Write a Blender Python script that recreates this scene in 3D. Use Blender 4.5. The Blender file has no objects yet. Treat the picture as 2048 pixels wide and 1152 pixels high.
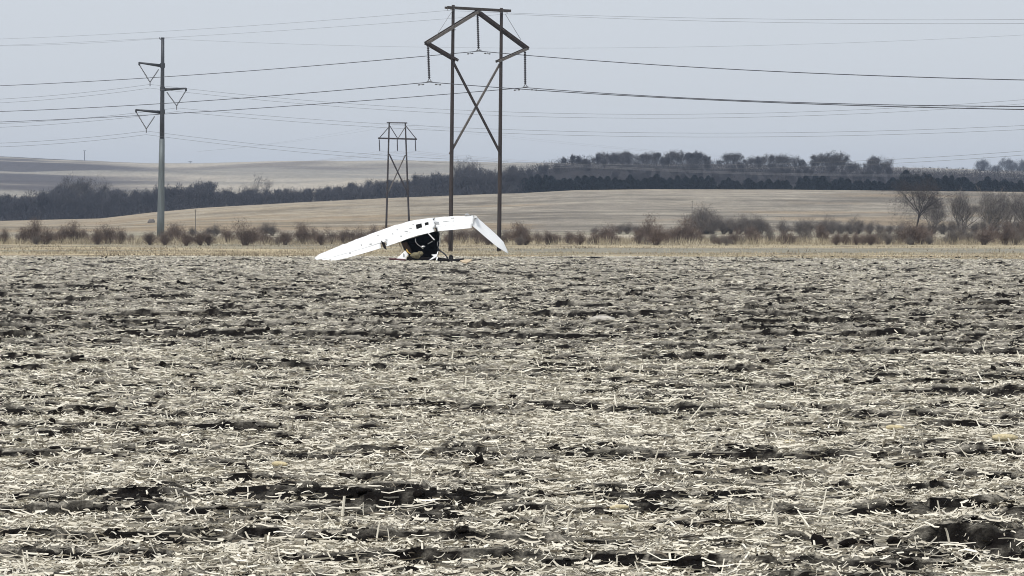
import bpy, math, random
import numpy as np
from mathutils import Vector, Matrix

sc = bpy.context.scene
COL = sc.collection
R = math.radians

# ------------------------------------------------------------------ camera, sky, sun, exposure
F = 5000.0                 # focal length in photo pixels (photo is 2048 wide)
CAM_H = 1.7
HOR = 456.0                # photo row of the true horizon
PITCH = math.atan((576 - HOR) / F)
cam_d = bpy.data.cameras.new('camera')
cam = bpy.data.objects.new('camera', cam_d)
COL.objects.link(cam)
cam.location = (0, 0, CAM_H)
cam.rotation_euler = (math.pi / 2 - PITCH, 0, 0)
cam_d.sensor_width = 36.0
cam_d.lens = 36.0 * F / 2048.0
cam_d.clip_start = 0.5
cam_d.clip_end = 9000
sc.camera = cam

SUN_EL, SUN_AZ = R(56), R(-148)     # azimuth from +Y, negative = to the left
world = bpy.data.worlds.new('World')
sc.world = world
world.use_nodes = True
wn, wl = world.node_tree.nodes, world.node_tree.links
wn.clear()
wo = wn.new('ShaderNodeOutputWorld')
bg = wn.new('ShaderNodeBackground')
sky = wn.new('ShaderNodeTexSky')
sky.sky_type = 'NISHITA'
sky.sun_disc = False
sky.sun_elevation = SUN_EL
sky.sun_rotation = SUN_AZ
sky.dust_density = 3.0
cloud = wn.new('ShaderNodeMix')         # thin even overcast over the clear sky
cloud.data_type = 'RGBA'
cloud.inputs['Factor'].default_value = 0.93
cloud.inputs['B'].default_value = (4.16, 4.39, 4.70, 1)
wl.new(sky.outputs['Color'], cloud.inputs['A'])
wl.new(cloud.outputs['Result'], bg.inputs['Color'])
bg.inputs['Strength'].default_value = 0.1
wl.new(bg.outputs['Background'], wo.inputs['Surface'])

sun_d = bpy.data.lights.new('sun', 'SUN')
sun_d.energy = 1.5
sun_d.angle = R(12)
sun_d.color = (1.0, 0.96, 0.9)
sun = bpy.data.objects.new('sun', sun_d)
COL.objects.link(sun)
to_sun = Vector((math.sin(SUN_AZ) * math.cos(SUN_EL), math.cos(SUN_AZ) * math.cos(SUN_EL), math.sin(SUN_EL)))
sun.rotation_euler = to_sun.to_track_quat('Z', 'Y').to_euler()

sc.view_settings.view_transform = 'Standard'
sc.view_settings.look = 'None'
sc.view_settings.gamma = 1.0
sc.view_settings.exposure = 0.72
sc.view_settings.use_curve_mapping = False
sc.cycles.max_bounces = 5
sc.cycles.diffuse_bounces = 2
sc.cycles.glossy_bounces = 2
sc.cycles.transparent_max_bounces = 8
sc.cycles.volume_bounces = 0
sc.cycles.filter_width = 1.0
sc.cycles.use_denoising = True
sc.cycles.denoiser = 'OPENIMAGEDENOISE'
sc.cycles.denoising_input_passes = 'RGB_ALBEDO_NORMAL'
sc.cycles.denoising_prefilter = 'ACCURATE'

# ------------------------------------------------------------------ helpers
rng = np.random.default_rng(7)
random.seed(7)
CP, SP = math.cos(PITCH), math.sin(PITCH)


def at(px, row, depth):
    """world point seen at photo pixel (px,row) at world distance y = depth"""
    u, v = (px - 1024) / F, (576 - row) / F
    d = Vector((u, CP + v * SP, -SP + v * CP))
    k = depth / d.y
    return Vector((d.x * k, depth, CAM_H + d.z * k))


def _hash(ix, iy, seed):
    n = (ix.astype(np.int64) * 374761393 + iy.astype(np.int64) * 668265263 + seed * 1442695041) & 0xFFFFFFFF
    n = ((n ^ (n >> 13)) * 1274126177) & 0xFFFFFFFF
    n = (n ^ (n >> 16)) & 0xFFFFFFFF
    return n / 4294967295.0


def vnoise(x, y, seed=0):
    x = np.asarray(x, float); y = np.asarray(y, float)
    ix, iy = np.floor(x), np.floor(y)
    fx, fy = x - ix, y - iy
    fx = fx * fx * (3 - 2 * fx); fy = fy * fy * (3 - 2 * fy)
    a = _hash(ix, iy, seed); b = _hash(ix + 1, iy, seed)
    c = _hash(ix, iy + 1, seed); d = _hash(ix + 1, iy + 1, seed)
    return a + (b - a) * fx + (c - a) * fy + (a - b - c + d) * fx * fy


def fbm(x, y, octv=3, seed=0):
    s, a, t = 0.0, 1.0, 0.0
    for o in range(octv):
        s = s + a * vnoise(x * 2 ** o + 17.3 * o, y * 2 ** o - 9.1 * o, seed + o)
        t += a; a *= 0.5
    return s / t


def sstep(a, b, x):
    t = np.clip((x - a) / (b - a), 0, 1)
    return t * t * (3 - 2 * t)


def np_mesh(name, verts, faces, mat, parent=None, smooth=False, attrs=None, mat2=None):
    """fast mesh from numpy arrays; faces is (n,k) int array"""
    me = bpy.data.meshes.new(name)
    n, k = faces.shape
    me.vertices.add(len(verts)); me.loops.add(n * k); me.polygons.add(n)
    me.vertices.foreach_set('co', np.asarray(verts, np.float32).ravel())
    me.loops.foreach_set('vertex_index', np.asarray(faces, np.int32).ravel())
    me.polygons.foreach_set('loop_start', np.arange(0, n * k, k, dtype=np.int32))
    me.update(calc_edges=True)
    if smooth:
        me.polygons.foreach_set('use_smooth', np.ones(n, bool))
    for an, av in (attrs or {}).items():
        if av.ndim == 1:
            at_ = me.attributes.new(an, 'FLOAT', 'POINT'); at_.data.foreach_set('value', av.astype(np.float32))
        else:
            at_ = me.attributes.new(an, 'FLOAT_COLOR', 'POINT')
            at_.data.foreach_set('color', np.c_[av, np.ones(len(av))].astype(np.float32).ravel())
    me.materials.append(mat)
    o = bpy.data.objects.new(name, me)
    COL.objects.link(o)
    if parent: o.parent = parent
    return o


class MB:
    def __init__(s):
        s.v, s.f = [], []

    def add(s, vs, fs):
        b = len(s.v)
        s.v += [tuple(v) for v in vs]
        s.f += [tuple(b + i for i in f) for f in fs]

    def box(s, c, size, rot=None, jit=0):
        c = Vector(c); vs = []
        for x in (-.5, .5):
            for y in (-.5, .5):
                for z in (-.5, .5):
                    p = Vector((x * size[0], y * size[1], z * size[2]))
                    if jit: p += Vector([random.uniform(-jit, jit) for _ in range(3)])
                    if rot: p = rot @ p
                    vs.append(c + p)
        s.add(vs, [(0, 1, 3, 2), (4, 6, 7, 5), (0, 4, 5, 1), (2, 3, 7, 6), (0, 2, 6, 4), (1, 5, 7, 3)])

    def bar(s, a, b, w, h, up=(0, 0, 1)):
        a, b = Vector(a), Vector(b)
        d = (b - a).normalized(); up = Vector(up)
        x = d.cross(up).normalized(); y = x.cross(d)
        vs = []
        for p in (a, b):
            for i, j in ((-1, -1), (1, -1), (1, 1), (-1, 1)):
                vs.append(p + x * (i * w / 2) + y * (j * h / 2))
        s.add(vs, [(0, 1, 2, 3), (7, 6, 5, 4), (0, 4, 5, 1), (1, 5, 6, 2), (2, 6, 7, 3), (3, 7, 4, 0)])

    def tube(s, pts, rad, n=6, cap=True):
        pts = [Vector(p) for p in pts]
        if not hasattr(rad, '__len__'): rad = [rad] * len(pts)
        vs, fs = [], []
        prev = None
        for i, p in enumerate(pts):
            d = (pts[min(i + 1, len(pts) - 1)] - pts[max(i - 1, 0)])
            d = d.normalized() if d.length > 1e-9 else Vector((0, 0, 1))
            ref = prev if prev is not None else (Vector((1, 0, 0)) if abs(d.x) < .8 else Vector((0, 1, 0)))
            x = (ref - d * ref.dot(d)).normalized(); prev = x
            y = d.cross(x)
            for k in range(n):
                a = 2 * math.pi * k / n
                vs.append(p + (x * math.cos(a) + y * math.sin(a)) * rad[i])
        for i in range(len(pts) - 1):
            for k in range(n):
                k2 = (k + 1) % n
                fs.append((i * n + k, i * n + k2, (i + 1) * n + k2, (i + 1) * n + k))
        if cap:
            fs.append(tuple(range(n - 1, -1, -1)))
            fs.append(tuple((len(pts) - 1) * n + k for k in range(n)))
        s.add(vs, fs)

    def build(s, name, mat, parent=None, smooth=False, loc=None):
        me = bpy.data.meshes.new(name)
        me.from_pydata(s.v, [], s.f)
        me.update()
        if smooth:
            for p in me.polygons: p.use_smooth = True
        me.materials.append(mat)
        o = bpy.data.objects.new(name, me)
        COL.objects.link(o)
        if parent: o.parent = parent
        if loc is not None: o.location = loc
        return o


def tag(o, label=None, cat=None, group=None, kind=None):
    if label: o['label'] = label
    if cat: o['category'] = cat
    if group: o['group'] = group
    if kind: o['kind'] = kind
    return o


def thing(name, label, cat, loc=(0, 0, 0), rz=0, group=None):
    o = bpy.data.objects.new(name, None)
    o.empty_display_size = .1
    COL.objects.link(o)
    o.location = loc; o.rotation_euler = (0, 0, rz)
    return tag(o, label, cat, group)


def copy_tree(o, parent=None):
    c = o.copy(); COL.objects.link(c)
    if parent: c.parent = parent
    for ch in CH.get(o.name, []):
        c2 = ch.copy(); COL.objects.link(c2); c2.parent = c
    return c


CH = {}

# ------------------------------------------------------------------ materials


def mat(name, col, rough=.8, var=.25, scale=(3, 3, 3), bump=0.0, metallic=0, spec=.3, col2=None, detail=4):
    m = bpy.data.materials.new(name); m.use_nodes = True
    nt = m.node_tree; N, L = nt.nodes, nt.links
    b = N['Principled BSDF']
    b.inputs['Roughness'].default_value = rough
    b.inputs['Metallic'].default_value = metallic
    b.inputs['Specular IOR Level'].default_value = spec
    tc = N.new('ShaderNodeTexCoord'); mp = N.new('ShaderNodeMapping'); mp.inputs['Scale'].default_value = scale
    nz = N.new('ShaderNodeTexNoise'); nz.inputs['Scale'].default_value = 1.0; nz.inputs['Detail'].default_value = detail
    nz.inputs['Roughness'].default_value = .65
    L.new(tc.outputs['Object'], mp.inputs['Vector']); L.new(mp.outputs['Vector'], nz.inputs['Vector'])
    rp = N.new('ShaderNodeValToRGB')
    a = [c * (1 - var) for c in col]; d = list(col2) if col2 else [min(1, c * (1 + var)) for c in col]
    rp.color_ramp.elements[0].position = .3; rp.color_ramp.elements[0].color = (*a, 1)
    rp.color_ramp.elements[1].position = .7; rp.color_ramp.elements[1].color = (*d, 1)
    L.new(nz.outputs['Fac'], rp.inputs['Fac']); L.new(rp.outputs['Color'], b.inputs['Base Color'])
    if bump:
        bp = N.new('ShaderNodeBump'); bp.inputs['Strength'].default_value = bump; bp.inputs['Distance'].default_value = .05
        L.new(nz.outputs['Fac'], bp.inputs['Height']); L.new(bp.outputs['Normal'], b.inputs['Normal'])
    return m


def mat_attr(name, ramp, rough=.8, attr='tint', noise=0.0, nscale=20, spec=.25, transl=0):
    """colour from a per-piece float attribute through a ramp"""
    m = bpy.data.materials.new(name); m.use_nodes = True
    nt = m.node_tree; N, L = nt.nodes, nt.links
    b = N['Principled BSDF']; b.inputs['Roughness'].default_value = rough
    b.inputs['Specular IOR Level'].default_value = spec
    a = N.new('ShaderNodeAttribute'); a.attribute_name = attr
    rp = N.new('ShaderNodeValToRGB')
    while len(rp.color_ramp.elements) < len(ramp): rp.color_ramp.elements.new(.5)
    for e, (p, c) in zip(rp.color_ramp.elements, ramp):
        e.position = p; e.color = (*c, 1)
    L.new(a.outputs['Fac'], rp.inputs['Fac'])
    L.new(rp.outputs['Color'], b.inputs['Base Color'])
    return m


M_wood = mat('weathered_wood', (.047, .038, .036), .85, .35, (9, 9, .7), .3)
M_wood2 = mat('weathered_timber', (.066, .056, .051), .85, .35, (5, 5, 5), .3)
M_greylitwood = mat('grey_and_lit_timber', (.15, .135, .125), .85, .3, (5, 5, 5), .3)  # own grey of posts and heap; stands in for light on tower arms
M_steelpole = mat('steel_pole', (.14, .16, .165), .55, .25, (3, 3, .25), .05, .2)
M_steeldark = mat('steel_arm', (.06, .063, .07), .5, .2, (3, 3, 3), 0, .3)
M_ins = mat('insulator', (.04, .037, .045), .35, .2, (4, 4, 4), 0, 0, .5)
M_insgrey = mat('insulator_grey', (.12, .12, .13), .4, .2, (4, 4, 4), 0, 0, .5)
M_hw = mat('galvanised_fitting', (.2, .2, .21), .5, .2, (4, 4, 4), 0, .6)
M_wirepale = mat('bright_wire', (.4, .4, .42), .5, .1, (1, 1, 1), 0, .3)
M_wire = mat('wire', (.055, .058, .07), .6, .1, (1, 1, 1), 0, .2)
M_wiregrey = mat('wire_grey', (.17, .18, .2), .5, .1, (1, 1, 1), 0, .3)
M_white = mat('aircraft_white', (.83, .84, .84), .38, .03, (1.6, 1.6, 1.6), .03, 0, .4)
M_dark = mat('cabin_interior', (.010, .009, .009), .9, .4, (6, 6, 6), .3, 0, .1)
M_brown = mat('brown_trim', (.028, .015, .008), .85, .5, (5, 5, 5), .3)
M_yellow = mat('yellow_insulation', (.62, .42, .12), .9, .3, (12, 12, 12), .4)
M_olive = mat('seat_foam', (.20, .18, .11), .9, .5, (9, 9, 9), .5)
M_tan = mat('tan_panel', (.55, .44, .30), .7, .2, (5, 5, 5), .1)
M_maroon = mat('maroon_paint', (.07, .018, .02), .5, .3, (5, 5, 5))
M_rubber = mat('rubber', (.018, .018, .018), .8, .2)
M_metal = mat('bare_metal', (.5, .5, .5), .35, .15, (6, 6, 6), 0, .7)
M_bark = mat('tree_bark', (.055, .047, .043), .9, .3, (2, 2, 1), .2)
M_barkpale = mat('pale_bark', (.26, .235, .21), .9, .4, (2, 2, .6), .2)
M_twig = mat('bare_twigs', (.058, .05, .048), .9, .3, (.4, .4, .4), 0, 0, .1)
M_twigdark = mat('dark_twigs', (.072, .070, .076), .9, .3, (.25, .25, .25), 0, 0, .1)
M_shrub = mat('reddish_twigs', (.155, .119, .099), .9, .3, (1, 1, 1), 0, 0, .1)
M_shrubgrey = mat('grey_twigs', (.165, .145, .128), .9, .3, (1, 1, 1), 0, 0, .1)
M_needle = mat('cedar_needles', (.009, .014, .012), .85, .4, (.5, .5, .5), 0, 0, .15)
M_cob = mat('corn_cob', (.62, .53, .33), .7, .3, (60, 60, 60), .4)
M_soil = mat('soil', (.010, .0082, .0074), .95, .4, (14, 14, 14), .6, 0, .1)
M_stone = mat('pale_stone', (.5, .47, .42), .85, .25, (9, 9, 9), .4)

# ------------------------------------------------------------------ terrain
def prof(xs, rows):
    return lambda px: np.interp(px, xs, rows)


R900 = prof([-2500, -600, 0, 200, 300, 400, 600, 800, 900, 1024, 1150, 1300, 1536, 1800, 2048, 2700, 4500],
            [450, 448, 443, 438, 426, 417, 405, 396, 392, 388, 381, 379, 380, 383, 385, 388, 400])
R1100 = prof([-2500, 0, 860, 950, 1024, 1100, 1150, 1300, 1450, 1600, 1700, 1800, 2048, 4500],
             [455, 440, 405, 372, 352, 338, 328, 331, 336, 341, 345, 351, 356, 370])
R1500 = prof([-2500, 0, 500, 900, 1100, 1700, 2048, 4500], [405, 402, 400, 396, 380, 372, 368, 370])
R2000 = prof([-2500, -300, 0, 200, 400, 600, 900, 1200, 1700, 1900, 1960, 2048, 2300, 4500],
             [345, 350, 352, 356, 358, 358, 356, 356, 358, 354, 351, 351, 352, 360])
R2600 = prof([-3000, -500, 0, 100, 200, 300, 400, 500, 600, 700, 820, 900, 1024, 1400, 1780, 1900, 2048, 2600, 5000],
             [300, 306, 316, 321, 325, 331, 331, 328, 326, 328, 323, 325, 328, 333, 342, 345, 350, 352, 356])


def zrow(d, row):
    return CAM_H + (HOR - row) / F * d


ANCH = [
    (-90, lambda p: 0 * p - .28), (140, lambda p: 0 * p - .28), (149, lambda p: 0 * p - .06), (156, lambda p: 0 * p - .02),
    (200, lambda p: 0 * p - .33), (240, lambda p: 0 * p - .54), (300, lambda p: 0 * p - .47), (340, lambda p: 0 * p - .38),
    (375, lambda p: 0 * p - .22), (450, lambda p: 0 * p + .40), (520, lambda p: 0 * p + .75),
    (700, lambda p: zrow(700, 462 - (462 - R900(p)) * .5)),
    (900, lambda p: zrow(900, R900(p))), (960, lambda p: zrow(900, R900(p)) - .6),
    (1100, lambda p: zrow(1100, R1100(p))), (1250, lambda p: zrow(1250, np.maximum(R1100(p) + 25, 400))),
    (1500, lambda p: zrow(1500, R1500(p))), (2000, lambda p: zrow(2000, R2000(p))), (2600, lambda p: zrow(2600, R2600(p))),
    (2900, lambda p: zrow(2600, R2600(p)) - 6), (3700, lambda p: 0 * p + 20)]
AD = np.array([a[0] for a in ANCH], float)


def H(x, y):
    x = np.atleast_1d(np.asarray(x, float)); y = np.atleast_1d(np.asarray(y, float))
    px = 1024 + F * x / np.maximum(y, 60)
    Z = np.array([a[1](px) for a in ANCH])            # anchors x points
    S = np.zeros_like(Z)
    dl = (Z[1:] - Z[:-1]) / (AD[1:] - AD[:-1])[:, None]
    S[1:-1] = np.where(dl[1:] * dl[:-1] > 0, 2 * dl[1:] * dl[:-1] / (dl[1:] + dl[:-1] + 1e-12), 0)
    i = np.clip(np.searchsorted(AD, y) - 1, 0, len(AD) - 2)
    j = np.arange(len(y))
    h = AD[i + 1] - AD[i]; t = np.clip((y - AD[i]) / h, 0, 1)
    z0, z1, s0, s1 = Z[i, j], Z[i + 1, j], S[i, j], S[i + 1, j]
    z = (2 * t**3 - 3 * t**2 + 1) * z0 + (t**3 - 2 * t**2 + t) * h * s0 + (-2 * t**3 + 3 * t**2) * z1 + (t**3 - t**2) * h * s1
    w = sstep(520, 800, y)
    z = z + w * (fbm(x / 60, y / 45, 3, 5) - .5) * np.where(y < 1000, 1.6, 0) * (1 - sstep(840, 900, y))
    w2 = sstep(1250, 1600, y) * (1 - sstep(2350, 2600, y))
    z = z + w2 * (fbm(x / 260, y / 130, 3, 9) - .5) * 14
    z = z + (fbm(x / 9, y / 9, 2, 3) - .5) * .16 * sstep(150, 165, y) * (1 - sstep(500, 600, y))
    return z


def H1(x, y):
    return float(H(x, y)[0])


def ground(px, depth):
    x = (px - 1024) / F * depth
    return Vector((x, depth, H1(x, depth)))


def mix(a, b, t):
    return a + (b - a) * t[:, None]


dd = np.concatenate([np.linspace(-85, 120, 12), np.linspace(138, 345, 120), np.geomspace(347, 3650, 300)[1:]])
td = np.concatenate([np.linspace(-1, -.3, 16), np.linspace(-.29, .29, 330), np.linspace(.3, 1, 16)])
DD, TT = np.meshgrid(dd, td, indexing='ij')
XX = TT * np.maximum(DD, 100)
x, y = XX.ravel(), DD.ravel()
z = H(x, y)
px = 1024 + F * x / np.maximum(y, 60)
row = HOR - (z - CAM_H) * F / np.maximum(y, 60)
C = np.tile(np.array([.24, .22, .19]), (len(x), 1))                    # trash covered field
straw = np.array([.47, .39, .255]); greygrass = np.array([.27, .25, .185]); brown = np.array([.21, .17, .125])
tan = np.array([.33, .275, .195]); stubble = np.array([.25, .222, .18]); plough = np.array([.065, .056, .058])
pale = np.array([.45, .40, .32])
nA = fbm(x / 22, y / 9, 4, 21); nB = fbm(x / 5, y / 3, 3, 22); nC = fbm(x / 45, y / 14, 4, 23)
v = np.tile(straw, (len(x), 1)); v = mix(v, greygrass, sstep(.38, .66, nA)); v = mix(v, brown, sstep(.5, .75, nB) * .7)
band = sstep(186, 205, y + (nA - .5) * 30) * (1 - sstep(262, 285, y + (nA - .5) * 30)) * sstep(820, 1150, px)
v = mix(v, np.array([.235, .225, .185]), band * .85)
v = mix(v, np.array([.17, .145, .11]), (sstep(296, 302, y) * (1 - sstep(306, 312, y))) * (1 - sstep(500, 900, px)) * .7)
v = mix(v, np.array([.30, .22, .15]), (1 - sstep(150, 162, y + (nB - .5) * 8)) * .5)
C = mix(C, v, sstep(143, 150, y + (nB - .5) * 6))
lo = mix(np.tile(greygrass * 1.05, (len(x), 1)), pale, sstep(.5, .68, nC)); lo = mix(lo, brown * .8, sstep(.55, .75, nB))
C = mix(C, lo, sstep(345, 400, y))
nD = fbm(x / 70, y / 16, 4, 31); nE = fbm(x / 30 + y / 60, y / 7, 3, 32)
hl = mix(np.tile(stubble, (len(x), 1)), tan, sstep(1400, 500, px) if False else 1 - sstep(500, 1150, px))
hl = mix(hl, hl * .68, sstep(.50, .66, nD)); hl = mix(hl, hl * .66, sstep(.56, .66, fbm(x / 25 - y / 40, y / 5, 3, 36)) * .7); hl = mix(hl, pale * .85, sstep(.55, .68, nE) * .6); hl = hl * (.78 + .44 * fbm(x / 14, y / 11, 3, 37))[:, None]; hl = mix(hl, np.array([.30, .22, .13]), sstep(.54, .68, fbm(x / 40, y / 30, 3, 38)) * .5)
hl = mix(hl, np.array([.36, .31, .24]), sstep(800, 880, y) * .6)
C = mix(C, hl, sstep(490, 560, y))
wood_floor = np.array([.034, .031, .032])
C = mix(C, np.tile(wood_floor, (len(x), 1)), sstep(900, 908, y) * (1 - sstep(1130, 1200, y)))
nF = fbm(x / 420, y / 75, 4, 41); nG = fbm(x / 200 - y / 300, y / 40, 3, 42)
far = mix(np.tile(np.array([.285, .262, .22]), (len(x), 1)), pale * .95, sstep(.42, .62, nF))
far = mix(far, np.array([.17, .148, .13]), sstep(.54, .66, nG) * .8)
dk = (1 - sstep(150, 440, px + (nF - .5) * 320)) * sstep(.28, .38, nG) * sstep(1500, 1700, y)
far = mix(far, plough, dk * .85)
C = mix(C, far, sstep(1150, 1300, y))
nr, ncl = DD.shape
idx = np.arange(nr * ncl).reshape(nr, ncl)
faces = np.stack([idx[:-1, :-1], idx[:-1, 1:], idx[1:, 1:], idx[1:, :-1]], -1).reshape(-1, 4)


def mat_ground(name, scales, amt, bump=0):
    m = bpy.data.materials.new(name); m.use_nodes = True
    nt = m.node_tree; N, L = nt.nodes, nt.links
    b = N['Principled BSDF']; b.inputs['Roughness'].default_value = .95; b.inputs['Specular IOR Level'].default_value = .1
    a = N.new('ShaderNodeAttribute'); a.attribute_name = 'albedo'
    g = N.new('ShaderNodeNewGeometry')
    src = a.outputs['Color']
    for sc3, am in zip(scales, amt):
        mp = N.new('ShaderNodeMapping'); mp.inputs['Scale'].default_value = sc3
        nz = N.new('ShaderNodeTexNoise'); nz.inputs['Detail'].default_value = 5; nz.inputs['Scale'].default_value = 1
        nz.inputs['Roughness'].default_value = .7
        L.new(g.outputs['Position'], mp.inputs['Vector']); L.new(mp.outputs['Vector'], nz.inputs['Vector'])
        mr = N.new('ShaderNodeMapRange')
        mr.inputs['From Min'].default_value = .3; mr.inputs['From Max'].default_value = .7
        mr.inputs['To Min'].default_value = 1 - am; mr.inputs['To Max'].default_value = 1 + am
        L.new(nz.outputs['Fac'], mr.inputs['Value'])
        mx = N.new('ShaderNodeMix'); mx.data_type = 'RGBA'; mx.blend_type = 'MULTIPLY'; mx.inputs['Factor'].default_value = 1
        L.new(src, mx.inputs['A']); L.new(mr.outputs['Result'], mx.inputs['B'])
        src = mx.outputs['Result']
    L.new(src, b.inputs['Base Color'])
    if bump:
        bp = N.new('ShaderNodeBump'); bp.inputs['Strength'].default_value = .9; bp.inputs['Distance'].default_value = bump
        L.new(nz.outputs['Fac'], bp.inputs['Height']); L.new(bp.outputs['Normal'], b.inputs['Normal'])
    return m


M_terrain = mat_ground('pasture_ground', [(.25, .12, .25), (2.2, .5, 2)], [.22, .25])
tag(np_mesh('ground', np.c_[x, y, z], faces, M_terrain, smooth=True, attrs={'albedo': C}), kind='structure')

# ------------------------------------------------------------------ tilled field with corn residue
def rowc(x, y):
    return y + .05 * x + .5 * (fbm(x * .06, y * .12, 2, 50) - .5)


def hf(x, y):
    r = rowc(x, y)
    amp = .3 + 1.1 * vnoise(x * .3, r * 1.3, 51)
    z = .034 * np.sin(2 * math.pi * r / .76) * amp
    z = z + .05 * (fbm(x * .35, r * 1.1, 2, 52) - .5)
    z = z + .05 * (fbm(x * 3.2, r * 7.5, 3, 53) - .5)
    big = np.clip(vnoise(x * 2.6, r * 5.1, 57) - .68, 0, 1) * np.clip(vnoise(x * .3, r * .5, 58) * 1.8 - .5, 0, 1)
    z = z + .05 * big
    n1 = fbm(x * 1.5, r * 5.0, 2, 54); n2 = fbm(x * 4.2, r * 10.5, 2, 56); n3 = fbm(x * .16, r * 1.7, 2, 59)
    rg = .80 + .85 * sstep(16, 50, y)                     # relief raised farther out so the dark slits keep showing
    n4 = fbm(x * .22 + 40, r * 2.9, 2, 67)
    z = z + .028 * rg * sstep(.53, .59, n1) + .030 * sstep(.53, .59, n2) + rg * .040 * sstep(.52, .55, n3) + rg * .030 * sstep(.53, .56, n4) - .05 - .04 * rg
    wk = 1 - .75 * np.exp(-((x + 4.8) / 4.5)**2 - ((y - 127) / 11.0)**2)      # soil pressed flat under the wreck
    return z * wk * (1 - sstep(138, 150, y)) - .02 * (1 - wk)


def edge(x, y):
    p = 1024 + F * x / np.maximum(y, 60)
    return 149 - 11 * sstep(1050, 1750, p) + 22 * (fbm(x * .16, y * .1, 4, 66) - .5)


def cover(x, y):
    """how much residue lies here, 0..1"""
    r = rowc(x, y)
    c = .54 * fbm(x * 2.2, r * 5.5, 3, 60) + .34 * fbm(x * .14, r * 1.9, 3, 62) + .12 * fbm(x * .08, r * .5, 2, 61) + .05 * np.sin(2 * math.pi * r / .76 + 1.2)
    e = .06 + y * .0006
    front = (hf(x, y + e) - hf(x, y - e)) / (2 * e)          # slopes facing the camera stripped to dark soil, painting in their shade
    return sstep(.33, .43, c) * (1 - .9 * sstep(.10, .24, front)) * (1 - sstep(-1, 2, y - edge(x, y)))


rows = [6.0]
while rows[-1] < 151:
    rows.append(rows[-1] + .026 + max(0, rows[-1] - 9) * .0021)
fd = np.array(rows)
fu = np.concatenate([np.linspace(-.42, -.25, 30)[:-1], np.linspace(-.25, .25, 420), np.linspace(.25, .42, 30)[1:]])
FD, FU = np.meshgrid(fd, fu, indexing='ij')
fx, fy = (FD * FU).ravel(), FD.ravel()
fz = hf(fx, fy)
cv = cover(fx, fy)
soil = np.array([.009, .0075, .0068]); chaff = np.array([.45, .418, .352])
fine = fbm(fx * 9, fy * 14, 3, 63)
fc = mix(np.tile(soil, (len(fx), 1)), chaff, np.clip(cv * 1.0 - .1 + (fine - .5) * 1.2, 0, 1))  # camera-facing slopes come out soil-dark, their shade put into the albedo
fc = mix(fc, np.array([.36, .30, .20]) * (.6 + .8 * fine[:, None]) if False else np.tile(np.array([.34, .285, .19]), (len(fx), 1)) * (.6 + .8 * fine)[:, None], sstep(-1, 1.5, fy - edge(fx, fy)))
fi = np.arange(FD.size).reshape(FD.shape)
ff = np.stack([fi[:-1, :-1], fi[:-1, 1:], fi[1:, 1:], fi[1:, :-1]], -1).reshape(-1, 4)
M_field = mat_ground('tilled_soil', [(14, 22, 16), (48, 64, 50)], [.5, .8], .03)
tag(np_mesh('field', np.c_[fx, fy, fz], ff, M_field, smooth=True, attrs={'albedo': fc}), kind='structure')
print('field verts', len(fx))


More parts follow.
